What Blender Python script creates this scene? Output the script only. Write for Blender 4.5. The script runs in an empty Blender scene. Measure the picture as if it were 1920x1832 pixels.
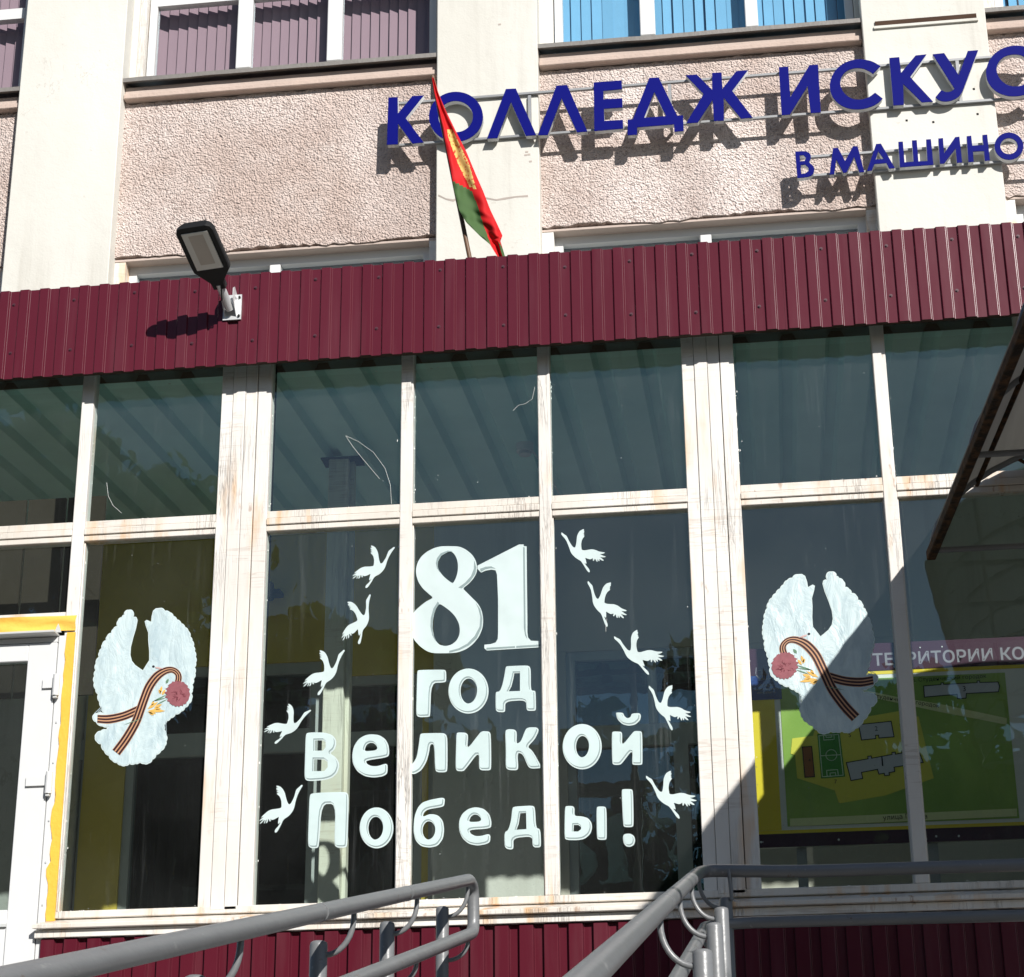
import bpy, bmesh, math, random
from mathutils import Vector, Matrix
random.seed(7)
SC = bpy.context.scene
COL = SC.collection

# ------------------------------------------------------------------ camera, sky, sun, exposure
CAM = Vector((2.65525, -10.23095, -1.86912))
YAW, PITCH, ROLL = math.radians(-7.19187703), math.radians(21.53946586), math.radians(-0.5474569)
FPX, PPX, PPY = 3838.953, 962.617, 916.329          # focal length and principal point, in photograph pixels
def cam_axes():
    cy, sy, cp, sp = math.cos(YAW), math.sin(YAW), math.cos(PITCH), math.sin(PITCH)
    f = Vector((sy*cp, cy*cp, sp)); r = Vector((cy, -sy, 0)); u = r.cross(f)
    c, s = math.cos(ROLL), math.sin(ROLL)
    return r*c+u*s, u*c-r*s, f
CR, CU, CF = cam_axes()
def at(px, py, Y=0.0):
    """world point on the upright plane y = Y seen at a pixel of the survey photograph"""
    d = CF + CR*((px-PPX)/FPX) - CU*((py-PPY)/FPX)
    return CAM + d*((Y-CAM.y)/d.y)
cam = bpy.data.cameras.new('camera'); camo = bpy.data.objects.new('camera', cam); COL.objects.link(camo)
m = Matrix((CR, CU, -CF)).transposed().to_4x4(); m.translation = CAM; camo.matrix_world = m
cam.sensor_fit = 'HORIZONTAL'; cam.sensor_width = 36; cam.lens = 36*FPX/1920
cam.shift_x = -(PPX-960)/1920; cam.shift_y = (PPY-916)/1920
cam.clip_end = 500; cam.clip_start = 0.05
SC.camera = camo

SUN = Vector((0.60, -1.0, 0.68)).normalized()        # towards the sun
EL = math.asin(SUN.z); AZ = math.atan2(SUN.x, SUN.y)
w = bpy.data.worlds.new('World'); SC.world = w; w.use_nodes = True
nt = w.node_tree; nt.nodes.clear()
sky = nt.nodes.new('ShaderNodeTexSky'); sky.sky_type = 'NISHITA'; sky.sun_disc = False
sky.air_density = 1.0; sky.dust_density = 0.4; sky.ozone_density = 2.5; sky.sun_elevation = EL; sky.sun_rotation = AZ
bg = nt.nodes.new('ShaderNodeBackground'); bg.inputs[1].default_value = 0.055
out = nt.nodes.new('ShaderNodeOutputWorld')
nt.links.new(sky.outputs[0], bg.inputs[0]); nt.links.new(bg.outputs[0], out.inputs[0])
sl = bpy.data.lights.new('sun', 'SUN'); sl.energy = 4.6; sl.angle = math.radians(0.5); sl.color = (1.0, 0.965, 0.92)
so = bpy.data.objects.new('sun', sl); COL.objects.link(so); so.rotation_euler = SUN.to_track_quat('Z', 'Y').to_euler()
so.location = (12, -20, 14)
vs = SC.view_settings; vs.view_transform = 'Standard'; vs.look = 'None'; vs.gamma = 1; vs.exposure = 0.40; vs.use_curve_mapping = False
SC.cycles.max_bounces = 10; SC.cycles.transparent_max_bounces = 24; SC.cycles.use_denoising = True
SC.cycles.caustics_reflective = False; SC.cycles.caustics_refractive = False
SC.cycles.sample_clamp_indirect = 4

# ------------------------------------------------------------------ materials
class NT:
    def __init__(s, name):
        s.m = bpy.data.materials.new(name); s.m.use_nodes = True
        s.t = s.m.node_tree; s.t.nodes.clear(); s.pos = None
    def n(s, typ, ins=None, **kw):
        nd = s.t.nodes.new(typ)
        for k, v in kw.items(): setattr(nd, k, v)
        for k, v in (ins or {}).items(): s.set(nd, k, v)
        return nd
    def set(s, nd, k, v):
        i = nd.inputs[k]
        if isinstance(v, tuple) and len(v) == 2 and hasattr(v[0], 'outputs'): s.t.links.new(v[0].outputs[v[1]], i)
        elif hasattr(v, 'outputs'): s.t.links.new(v.outputs[0], i)
        else: i.default_value = (tuple(v)+(1,)) if isinstance(v, (tuple, list)) and len(v) == 3 and i.type == 'RGBA' else v
    def P(s, scale=(1, 1, 1)):
        g = s.n('ShaderNodeNewGeometry')
        return s.n('ShaderNodeMapping', {'Vector': (g, 'Position'), 'Scale': scale})
    def noise(s, scale, stretch=(1, 1, 1), detail=4, rough=.55, dist=0):
        return s.n('ShaderNodeTexNoise', {'Vector': s.P(stretch), 'Scale': scale, 'Detail': detail, 'Roughness': rough, 'Distortion': dist})
    def ramp(s, src, a, b, ca=(0, 0, 0), cb=(1, 1, 1)):
        r = s.n('ShaderNodeValToRGB', {0: src}); e = r.color_ramp.elements
        e[0].position = a; e[1].position = b; e[0].color = tuple(ca)+(1,); e[1].color = tuple(cb)+(1,); return r
    def mix(s, f, a, b, mode='MIX'):
        x = s.n('ShaderNodeMix', data_type='RGBA', blend_type=mode); x.clamp_factor = True
        for i, v in ((0, f), (6, a), (7, b)):
            if hasattr(v, 'outputs'): s.t.links.new(v.outputs[2] if v.bl_idname == 'ShaderNodeMix' else v.outputs[0], x.inputs[i])
            else: x.inputs[i].default_value = v if i == 0 else tuple(v)+(1,)
        return x
    def math(s, op, a, b=0.0):
        x = s.n('ShaderNodeMath', operation=op)
        for i, v in ((0, a), (1, b)):
            if hasattr(v, 'outputs'): s.t.links.new(v.outputs[0], x.inputs[i])
            else: x.inputs[i].default_value = v
        return x
    def out(s, sh):
        o = s.n('ShaderNodeOutputMaterial'); s.t.links.new(sh.outputs[0], o.inputs[0]); return s.m
    def prin(s, col, rough=.6, spec=.5, metal=0.0, bump=None, bdist=.01, bstr=1.0, **kw):
        p = s.n('ShaderNodeBsdfPrincipled')
        if hasattr(col, 'outputs'): s.t.links.new(col.outputs[2] if col.bl_idname == 'ShaderNodeMix' else col.outputs[0], p.inputs['Base Color'])
        else: p.inputs['Base Color'].default_value = tuple(col)+(1,)
        if hasattr(rough, 'outputs'): s.t.links.new(rough.outputs[0], p.inputs['Roughness'])
        else: p.inputs['Roughness'].default_value = rough
        p.inputs['Specular IOR Level'].default_value = spec; p.inputs['Metallic'].default_value = metal
        for k, v in kw.items(): p.inputs[k].default_value = v
        if bump is not None:
            b = s.n('ShaderNodeBump', {'Height': bump, 'Distance': bdist, 'Strength': bstr})
            s.t.links.new(b.outputs[0], p.inputs['Normal'])
        return p
def t_out(t, node, sock):
    x = t.n('ShaderNodeMath', operation='ADD'); t.t.links.new(node.outputs[sock], x.inputs[0]); x.inputs[1].default_value = 0.0; return x
def simple(name, col, rough=.6, spec=.4, metal=0.0, var=.12, scale=6, bump=0.0, stretch=(1, 1, 1)):
    t = NT(name); n = t.noise(scale, stretch)
    c = t.mix(n, [x*(1-var) for x in col], [min(1, x*(1+var)) for x in col])
    kw = {}
    if bump: kw = dict(bump=t.noise(scale*8, stretch), bdist=bump)
    return t.out(t.prin(c, rough, spec, metal, **kw))

def m_stucco():
    t = NT('pink_roughcast')
    big = t.noise(.8, detail=5); med = t.noise(5, detail=4)
    c = t.mix(t.ramp(big, .35, .68), (.58, .465, .41), (.85, .755, .71))
    c = t.mix(t.math('MULTIPLY', t.ramp(med, .45, .8), .4), c, (.84, .77, .73))
    wet = t.noise(1.4, (1, 1, .25), 5)
    c = t.mix(t.math('MULTIPLY', t.ramp(wet, .47, .66), .55), c, (.44, .35, .31))
    wob = t.n('ShaderNodeVectorMath', operation='ADD'); nz = t.noise(22, detail=2)
    sc_ = t.n('ShaderNodeVectorMath', operation='SCALE'); t.t.links.new(nz.outputs['Color'], sc_.inputs[0]); sc_.inputs['Scale'].default_value = .03
    t.t.links.new(t.P().outputs[0], wob.inputs[0]); t.t.links.new(sc_.outputs[0], wob.inputs[1])
    vo = t.n('ShaderNodeTexVoronoi', {'Scale': 62.0, 'Randomness': 1.0}); t.t.links.new(wob.outputs[0], vo.inputs['Vector'])
    n1 = t.noise(48, (1, 1, 1.1), 3, .6); n3 = t.noise(15, detail=3); n2 = t.noise(140, detail=2)
    h = t.math('SUBTRACT', t.math('ADD', t.math('MULTIPLY', n1, .8), t.math('MULTIPLY', n3, .5)), t.math('MULTIPLY', vo, .75))
    h = t.math('ADD', h, t.math('MULTIPLY', n2, .25))
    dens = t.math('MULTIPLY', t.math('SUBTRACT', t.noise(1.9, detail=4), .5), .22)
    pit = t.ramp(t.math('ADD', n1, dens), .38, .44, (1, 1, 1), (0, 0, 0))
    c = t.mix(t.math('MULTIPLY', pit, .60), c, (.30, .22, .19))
    ton = t.ramp(vo, .1, .75); c = t.mix(t.math('MULTIPLY', ton, .20), c, (.50, .39, .34))
    return t.out(t.prin(c, .95, .1, bump=h, bdist=.021, bstr=1.0))
def m_plaster():
    t = NT('cream_plaster')
    c = t.mix(t.ramp(t.noise(.9, (1, 1, .35), 5), .35, .7), (.60, .585, .53), (.69, .675, .625))
    st = t.noise(5, (1, 1, .06), 5, .65); lo = t.noise(.7, (1, 1, .7))
    f = t.math('MULTIPLY', t.ramp(st, .50, .70), t.ramp(lo, .42, .60))
    c = t.mix(t.math('MULTIPLY', f, .5), c, (.38, .35, .30))
    sp = t.noise(16, (1, 1, 1), 2); c = t.mix(t.math('MULTIPLY', t.ramp(sp, .70, .76), .3), c, (.42, .38, .33))
    ck = t.noise(1.7, (1, 1, .8), 5, .6, .8)
    ln = t.math('SUBTRACT', 1.0, t.math('MULTIPLY', t.math('ABSOLUTE', t.math('SUBTRACT', ck, .5)), 260.0))
    c = t.mix(t.math('MULTIPLY', t.math('MULTIPLY', t.ramp(ln, 0, .8), t.ramp(t.noise(.8), .5, .6)), .45), c, (.36, .32, .27))
    h = t.math('ADD', t.noise(3, detail=6), t.math('MULTIPLY', t.noise(60, detail=3), .12))
    return t.out(t.prin(c, .85, .2, bump=h, bdist=.014, bstr=.7))
def m_paint(name, base=(.77, .755, .72), rust=1.0, shade=(.66, .625, .575)):
    t = NT(name)
    c = t.mix(t.ramp(t.noise(1.6, (1, 1, .5), 5), .35, .7), shade, base)
    cr = t.noise(26, (1, 1, .045), 4, .7, .4)                       # peeled vertical hairlines
    line = t.math('SUBTRACT', 1.0, t.math('MULTIPLY', t.math('ABSOLUTE', t.math('SUBTRACT', cr, .5)), 34.0))
    ar = t.ramp(t.noise(2.3, (1, 1, .4)), .48, .70)
    f = t.math('MULTIPLY', t.ramp(line, .0, .8), ar)
    c = t.mix(t.math('MULTIPLY', f, .30), c, (.44, .36, .29))
    hz = t.noise(20, (.07, 1, 1), 3, .6, .3)
    line2 = t.math('SUBTRACT', 1.0, t.math('MULTIPLY', t.math('ABSOLUTE', t.math('SUBTRACT', hz, .5)), 40.0))
    c = t.mix(t.math('MULTIPLY', t.math('MULTIPLY', t.ramp(line2, 0, .8), t.ramp(t.noise(1.9), .5, .6)), .35), c, (.35, .28, .22))
    if rust:
        ru = t.noise(9, (1, 1, .12), 4, .6); zone = t.noise(1.15, (1, 1, 1.4), 3)
        f2 = t.math('MULTIPLY', t.ramp(ru, .51, .63), t.ramp(zone, .46, .62))
        c = t.mix(t.math('MULTIPLY', f2, .62*rust), c, (.66, .36, .12))
        ru2 = t.noise(22, (1, 1, .3), 4); f3 = t.math('MULTIPLY', t.ramp(ru2, .61, .68), t.ramp(t.noise(1.7), .53, .62))
        c = t.mix(t.math('MULTIPLY', f3, .7*rust), c, (.30, .14, .05))
    h = t.math('ADD', t.math('MULTIPLY', f, -1.0), t.math('MULTIPLY', t.noise(30, (1, 1, .2)), .5))
    return t.out(t.prin(c, .55, .35, bump=h, bdist=.004))
def m_maroon():
    t = NT('maroon_coated_steel')
    c = t.mix(t.noise(2.2, (1, 1, .5), 5), (.074, .0070, .0152), (.096, .0095, .020))
    oi = t.n('ShaderNodeObjectInfo'); rv = t.math('MULTIPLY', t_out(t, oi, 'Random'), .28); c = t.mix(rv, c, (.125, .022, .036))
    du = t.noise(9, (1, 1, .08), 5); c = t.mix(t.math('MULTIPLY', t.ramp(du, .5, .75), .22), c, (.17, .075, .085))
    h = t.noise(3.5, (1, 1, .6), 3)
    return t.out(t.prin(c, .27, .34, bump=h, bdist=.003))
def m_glass(name, dust=.05, tint=(.80, .90, .87), refl=1.9, drip=1.0, wav=.0012, gcol=(.66, .90, .97)):
    t = NT(name)
    h = t.noise(2.6, (1, 1, .8), 3)
    b = t.n('ShaderNodeBump', {'Height': h, 'Distance': wav, 'Strength': 1.0})
    lw = t.n('ShaderNodeLayerWeight', {'Blend': .5})                # Schlick reflectance of the two faces of the sheet, the same from both sides
    p5 = t.math('POWER', (lambda q: q)(t.math('MULTIPLY', t_out(t, lw, 'Facing'), 1.0)), 5.0)
    f = t.math('MULTIPLY', t.math('ADD', t.math('MULTIPLY', p5, .96), .04), refl); f.use_clamp = True
    gl = t.n('ShaderNodeBsdfGlossy', {'Color': gcol, 'Roughness': 0.0, 'Normal': b})
    tr = t.n('ShaderNodeBsdfTransparent', {'Color': tint})
    df = t.n('ShaderNodeBsdfDiffuse', {'Color': (.62, .66, .66)})
    st = t.ramp(t.noise(24, (1, 1, .035), 4, .7), .56, .80); zone = t.ramp(t.noise(1.5, (1, 1, .4)), .42, .66)
    sp = t.math('MULTIPLY', t.ramp(t.noise(70, (1, 1, 1), 1), .775, .80), t.ramp(t.noise(1.1), .5, .62))
    cl = t.noise(1.2, detail=5)
    d = t.math('ADD', t.math('MULTIPLY', t.ramp(cl, .2, .8), dust), t.math('MULTIPLY', t.math('MULTIPLY', st, zone), .12*drip))
    d = t.math('ADD', d, t.math('MULTIPLY', sp, .45*drip)); d.use_clamp = True
    m1 = t.n('ShaderNodeMixShader', {0: d, 1: tr, 2: df})
    m2 = t.n('ShaderNodeMixShader', {0: f, 1: m1, 2: gl})
    return t.out(m2)
def m_paper(name, col, edge=.0):
    t = NT(name)
    n = t.noise(5, (1, 1, 1), 5, .6); c = t.mix(t.ramp(n, .3, .7), [x*.90 for x in col], col)
    fold = t.noise(2.2, (1, 1, 1), 3)
    p = t.prin(c, .45, .35, bump=fold, bdist=.02)
    tl = t.n('ShaderNodeBsdfTranslucent', {'Color': tuple(col)})
    return t.out(t.n('ShaderNodeMixShader', {0: .28, 1: p, 2: tl}))
def m_dove():
    t = NT('printed_feather_paper')
    n = t.noise(13, (1, 1, .45), 6, .62, 1.2); n2 = t.noise(4.5, detail=4)
    c = t.mix(t.ramp(n, .36, .66), (.40, .51, .545), (.57, .68, .685))
    c = t.mix(t.math('MULTIPLY', t.ramp(n2, .4, .7), .5), c, (.585, .69, .69))
    return t.out(t.prin(c, .40, .4, bump=t.noise(9, (1, 1, .5), 5, .6, .8), bdist=.012))
def m_poly():
    t = NT('smoky_polycarbonate')
    n = t.noise(5, (1, .08, 1), 5, .65); c = t.mix(n, (.20, .19, .165), (.44, .42, .37))
    d = t.n('ShaderNodeBsdfDiffuse'); t.t.links.new(c.outputs[2], d.inputs[0])
    l = t.n('ShaderNodeBsdfTranslucent'); t.t.links.new(c.outputs[2], l.inputs[0])
    g = t.n('ShaderNodeBsdfGlossy', {'Roughness': .25, 'Color': (.5, .5, .5)})
    a = t.n('ShaderNodeMixShader', {0: .35, 1: d, 2: l})
    return t.out(t.n('ShaderNodeMixShader', {0: .06, 1: a, 2: g}))
def m_rail():
    t = NT('grey_enamel')
    c = t.mix(t.noise(7, detail=5), (.15, .155, .16), (.19, .195, .20))
    sc = t.ramp(t.noise(40, (1, .3, 1), 4), .66, .74); c = t.mix(t.math('MULTIPLY', sc, .35), c, (.42, .42, .41))
    chip = t.math('MULTIPLY', t.ramp(t.noise(55, (1, .5, 1), 3), .66, .70), t.ramp(t.noise(3.5), .50, .60)); c = t.mix(t.math('MULTIPLY', chip, .8), c, (.10, .05, .025))
    wear = t.ramp(t.noise(5, (1, .25, 1), 4), .55, .75); c = t.mix(t.math('MULTIPLY', wear, .25), c, (.24, .24, .235))
    return t.out(t.prin(c, .36, .6, bump=t.noise(30, (1, .3, 1), 3), bdist=.0015))
def m_return():
    t = NT('opal_acrylic_return')
    d = t.n('ShaderNodeBsdfDiffuse', {'Color': (.86, .87, .87)}); l = t.n('ShaderNodeBsdfTranslucent', {'Color': (.88, .90, .90)})
    return t.out(t.n('ShaderNodeMixShader', {0: .5, 1: d, 2: l}))
def m_ribbon_line(name, col): return simple(name, col, .5, .3, var=.15, scale=20)
def m_leaf():
    t = NT('tree_leaves')
    c = t.mix(t.noise(1.2), (.025, .05, .012), (.07, .11, .03))
    d = t.n('ShaderNodeBsdfDiffuse'); t.t.links.new(c.outputs[2], d.inputs[0])
    l = t.n('ShaderNodeBsdfTranslucent'); t.t.links.new(c.outputs[2], l.inputs[0])
    return t.out(t.n('ShaderNodeMixShader', {0: .3, 1: d, 2: l}))
def m_rustbeam():
    t = NT('rusty_brown_steel')
    c = t.mix(t.ramp(t.noise(20, detail=5), .4, .65), (.020, .014, .010), (.09, .045, .02))
    return t.out(t.prin(c, .8, .2, bump=t.noise(60), bdist=.006))

M = dict(
    stucco=m_stucco(), plaster=m_plaster(), paint=m_paint('flaking_white_paint'), paint2=m_paint('stained_white_paint', (.75, .72, .67), 1.2, (.64, .59, .52)),
    maroon=m_maroon(), glass=m_glass('dusty_glass', .030, (.90, .97, .95), 2.6), wglass=m_glass('window_glass', .012, (.93, .95, .96), 1.0, .25),
    iglass=m_glass('inner_glass', .006, (.55, .60, .60), .9, .15), sglass=m_glass('sky_mirroring_glass', .006, (.5, .56, .58), 3.0, .15), dglass=m_glass('door_glass', .05, (.45, .52, .52), 1.9, .6),
    pvc=simple('white_plastic', (.66, .665, .66), .35, .5, var=.03), greypvc=simple('grey_plastic', (.52, .53, .52), .5, .4, var=.06),
    inframe=simple('dull_white_frame', (.40, .43, .42), .6, .3, var=.1), incol=m_paint('old_cream_paint', (.72, .72, .62), .15, (.62, .62, .52)),
    flash=simple('weathered_flashing', (.20, .185, .17), .55, .5, var=.25, scale=3, bump=.004),
    ledge=simple('pink_concrete', (.52, .41, .35), .9, .2, var=.14, scale=4, bump=.006),
    reveal=simple('smooth_pink_render', (.50, .41, .36), .9, .2, var=.12, scale=4, bump=.004),
    blind=simple('mauve_blind_fabric', (.29, .205, .235), .85, .2, var=.05), bblind=simple('blue_blind_fabric', (.17, .40, .60), .85, .2, var=.08),
    room=simple('dark_room', (.10, .10, .12), .9, .1), soffit=simple('grey_green_deck', (.50, .74, .71), .5, .4, var=.1, scale=3),
    batten=simple('brown_batten', (.055, .038, .028), .8, .2, var=.3, scale=9, stretch=(.2, 1, 1)),
    yellow=simple('yellow_wall_paint', (.60, .46, .07), .6, .4, var=.08, scale=2), beige=simple('beige_wall_paint', (.54, .50, .43), .7, .3, var=.06, scale=2),
    shadewall=simple('grey_white_render', (.46, .46, .46), .8, .2, var=.06, scale=2), floor=simple('terrazzo', (.58, .57, .54), .5, .4, var=.15, scale=14),
    curtain=simple('brown_curtain', (.040, .034, .026), .9, .1, var=.2), dark=simple('dark_interior', (.012, .012, .012), .9, .1),
    trim=simple('yellow_trim_paint', (.80, .47, .06), .5, .4, var=.07, scale=5, bump=.003), tape=simple('yellow_foil', (.82, .50, .09), .35, .5, var=.12, scale=5, bump=.003),
    blue=simple('blue_acrylic', (.003, .005, .15), .55, .06, var=.06), white=m_return(),
    alu=simple('grey_steel_tube', (.27, .275, .28), .45, .5, .2, var=.1), zinc=simple('zinc_plate', (.62, .63, .63), .4, .5, .3, var=.1),
    black=simple('black_housing', (.012, .012, .012), .6, .3), lens=simple('frosted_diffuser', (.78, .76, .70), .35, .5, var=.05),
    red=simple('red_flag_cloth', (.50, .010, .012), .7, .2, var=.06), green=simple('green_flag_cloth', (.060, .115, .040), .75, .2, var=.08), gold=None,
    pole=simple('varnished_pole', (.14, .075, .04), .5, .4, var=.2),
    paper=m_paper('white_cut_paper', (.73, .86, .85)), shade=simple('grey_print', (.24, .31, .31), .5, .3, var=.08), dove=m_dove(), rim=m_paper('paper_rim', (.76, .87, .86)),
    rdark=m_ribbon_line('ribbon_black', (.030, .010, .013)), rorange=m_ribbon_line('ribbon_orange', (.50, .27, .15)),
    carn=simple('carnation_pink', (.26, .085, .10), .6, .3, var=.35, scale=30), goldleaf=simple('gold_leaf_print', (.66, .40, .10), .5, .3, var=.3, scale=30), stem=simple('green_stem_print', (.12, .22, .14), .6, .3),
    ink=simple('black_ink', (.015, .015, .02), .5, .3), bwhite=simple('board_white', (.74, .75, .72), .35, .4, var=.03),
    bmar=simple('board_maroon_shaded', (.045, .009, .030), .35, .4, var=.06), bblue=simple('board_navy', (.02, .06, .24), .35, .4, var=.06), byel=simple('board_yellow', (.80, .62, .04), .35, .4, var=.03),  # board maroon is darkened to stand for canopy shadow over the header
    bgreen=None, bsite=simple('board_lime', (.68, .64, .09), .35, .4, var=.05), bstreet=simple('board_street', (.70, .74, .38), .35, .4, var=.03), bgrey=simple('board_grey', (.52, .54, .58), .35, .4, var=.03),
    bbrown=simple('board_brown', (.30, .11, .035), .35, .4, var=.05), bpitch=simple('board_pitch', (.06, .26, .04), .35, .4, var=.08), bline=simple('board_line', (.60, .74, .55), .35, .4),
    btitle=simple('board_title_shaded', (.24, .23, .27), .35, .4), rail=m_rail(), rust=m_rustbeam(), poly=m_poly(), concrete=simple('concrete', (.26, .255, .245), .9, .2, var=.15, scale=3, bump=.006),  # board title is greyed: the canopy shade is put into its colour
    ground=simple('asphalt_yard', (.07, .07, .07), .95, .2, var=.25, scale=2, bump=.006), bark=simple('tree_bark', (.10, .075, .055), .9, .1, var=.3), leaf=m_leaf(),
    rslot=simple('rusty_slot', (.07, .042, .03), .9, .1, var=.6, scale=14, stretch=(.3, 1, 1)), chip=simple('peeled_edge', (.44, .38, .34), .9, .1), screw=simple('screw_head', (.07, .02, .03), .4, .5),
)
def m_gold():
    t = NT('gold_ornament_cloth')
    n = t.noise(60, (1, 1, 1), 2, .6); c = t.mix(t.ramp(n, .36, .46), (.50, .015, .012), (.66, .47, .15))
    return t.out(t.prin(c, .7, .2))
M['gold'] = m_gold()
def m_green_map():
    t = NT('board_green'); c = t.mix(t.ramp(t.noise(1.4), .3, .7), (.20, .35, .06), (.38, .54, .13)); return t.out(t.prin(c, .35, .4))
M['bgreen'] = m_green_map()

# ------------------------------------------------------------------ mesh helpers
class MB:
    def __init__(s): s.v = []; s.f = []; s.mi = []
    def add(s, vs, fs, mi=0):
        b = len(s.v); s.v += [tuple(v) for v in vs]; s.f += [tuple(i+b for i in f) for f in fs]; s.mi += [mi]*len(fs); return s
    def box(s, x0, x1, y0, y1, z0, z1, mi=0):
        v = [(x, y, z) for z in (z0, z1) for y in (y0, y1) for x in (x0, x1)]
        return s.add(v, [(0, 2, 3, 1), (4, 5, 7, 6), (0, 1, 5, 4), (2, 6, 7, 3), (0, 4, 6, 2), (1, 3, 7, 5)], mi)
    def prism(s, pts, y0, y1, mi=0):
        """convex-ish polygon in x,z given thickness from y0 to y1"""
        n = len(pts); v = [(p[0], y0, p[1]) for p in pts]+[(p[0], y1, p[1]) for p in pts]
        return s.add(v, [tuple(range(n)), tuple(range(2*n-1, n-1, -1))]+[(i, n+i, n+(i+1) % n, (i+1) % n) for i in range(n)], mi)
    def tube(s, path, r, seg=14, cap=True, mi=0):
        path = [Vector(p) for p in path]; n = len(path)
        R = r if isinstance(r, (list, tuple)) else [r]*n
        t0 = (path[1]-path[0]).normalized(); a = Vector((0, 0, 1)) if abs(t0.z) < .9 else Vector((1, 0, 0))
        u = t0.cross(a).normalized(); vs = []
        for i, p in enumerate(path):
            t = ((path[min(i+1, n-1)]-p).normalized() + (p-path[max(i-1, 0)]).normalized())
            t = t.normalized() if t.length > 1e-6 else t0
            u = (u - t*u.dot(t)).normalized(); v = t.cross(u)
            k = 1.0
            if 0 < i < n-1: k = 1/max(.5, t.dot((path[i+1]-p).normalized()))
            for j in range(seg):
                q = 2*math.pi*j/seg; vs.append(p+(u*math.cos(q)+v*math.sin(q))*R[i]*(1+(k-1)*.3))
        fs = [(i*seg+j, i*seg+(j+1) % seg, (i+1)*seg+(j+1) % seg, (i+1)*seg+j) for i in range(n-1) for j in range(seg)]
        if cap: fs += [tuple(range(seg-1, -1, -1)), tuple((n-1)*seg+j for j in range(seg))]
        return s.add(vs, fs, mi)
    def mesh(s, name, mats, smooth=None, bevel=0):
        me = bpy.data.meshes.new(name); me.from_pydata(s.v, [], s.f); me.update()
        for m_ in (mats if isinstance(mats, (list, tuple)) else [mats]): me.materials.append(m_)
        if any(s.mi): me.polygons.foreach_set('material_index', s.mi)
        bm = bmesh.new(); bm.from_mesh(me); bmesh.ops.recalc_face_normals(bm, faces=bm.faces)
        if bevel: bmesh.ops.bevel(bm, geom=bm.edges[:]+bm.verts[:], offset=bevel, segments=1, affect='EDGES', clamp_overlap=True)
        bm.to_mesh(me); bm.free()
        if smooth is not None:
            me.polygons.foreach_set('use_smooth', [True]*len(me.polygons)); me.set_sharp_from_angle(angle=math.radians(smooth))
        return me
def link(name, me, parent=None, kind=None, label=None):
    o = bpy.data.objects.new(name, me); COL.objects.link(o)
    if parent is not None:
        o.parent = parent; o.matrix_parent_inverse = parent.matrix_basis.inverted() if parent.type == 'EMPTY' else Matrix()
    if kind: o['kind'] = kind
    if label: o['label'] = label
    return o
def part(name, mb, mat, parent, smooth=None, bevel=0, **kw): return link(name, mb.mesh(name, mat, smooth, bevel), parent, **kw)
def bx(name, x0, x1, y0, y1, z0, z1, mat, parent, bevel=0, **kw): return part(name, MB().box(x0, x1, y0, y1, z0, z1), mat, parent, bevel=bevel, **kw)
def tag(o, label, cat, group=None):
    o['label'] = label; o['category'] = cat
    if group: o['group'] = group
    return o
def thing(name, label, cat, loc, group=None):
    o = bpy.data.objects.new(name, None); COL.objects.link(o); o.location = loc; o.empty_display_size = .2
    o.matrix_basis = Matrix.Translation(Vector(loc)); return tag(o, label, cat, group)
def chaikin(p, it=2, keep=.22):
    for _ in range(it):
        q = []
        for i in range(len(p)):
            a, b = p[i], p[(i+1) % len(p)]
            q += [(a[0]*(1-keep)+b[0]*keep, a[1]*(1-keep)+b[1]*keep), (a[0]*keep+b[0]*(1-keep), a[1]*keep+b[1]*(1-keep))]
        p = q
    return p
def ellipse(cx, cy, rx, ry, n=40): return [(cx+rx*math.cos(2*math.pi*i/n), cy+ry*math.sin(2*math.pi*i/n)) for i in range(n)]
def crop(ox, oy, s): return lambda pts: [(ox+x/s, oy+y/s) for x, y in pts]
def area(p): return sum(p[i][0]*p[(i+1) % len(p)][1]-p[(i+1) % len(p)][0]*p[i][1] for i in range(len(p)))/2
def inset(p, d):
    """moves an outline inwards by d (outwards for holes when d is negative)"""
    s = 1 if area(p) > 0 else -1; n = len(p); o = []
    for i in range(n):
        a, b, c = p[i-1], p[i], p[(i+1) % n]
        e1 = (b[0]-a[0], b[1]-a[1]); e2 = (c[0]-b[0], c[1]-b[1])
        l1 = math.hypot(*e1) or 1e-9; l2 = math.hypot(*e2) or 1e-9
        nx = -(e1[1]/l1+e2[1]/l2); ny = e1[0]/l1+e2[0]/l2; l = math.hypot(nx, ny) or 1e-9
        o.append((b[0]+s*nx/l*d, b[1]+s*ny/l*d))
    return o
def sheet(name, loops, thick, yback, mat):
    """flat cut-out with holes: loops of (x, z), its back at y = yback, facing the yard"""
    c = bpy.data.curves.new(name, 'CURVE'); c.dimensions = '2D'; c.fill_mode = 'BOTH'; c.extrude = thick/2
    for lp in loops:
        sp = c.splines.new('POLY'); sp.points.add(len(lp)-1); sp.use_cyclic_u = True
        for i, (x, z) in enumerate(lp): sp.points[i].co = (x, z, 0, 1)
    o = bpy.data.objects.new(name, c); COL.objects.link(o)
    me = bpy.data.meshes.new_from_object(o.evaluated_get(bpy.context.evaluated_depsgraph_get())); me.name = name
    bpy.data.objects.remove(o); bpy.data.curves.remove(c)
    me.transform(Matrix(((1, 0, 0, 0), (0, 0, -1, yback-thick/2), (0, 1, 0, 0), (0, 0, 0, 1))))
    me.materials.clear(); me.materials.append(mat); return me
def px2w(loop, Y): return [(q.x, q.z) for q in (at(x, y, Y) for x, y in loop)]
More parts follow.
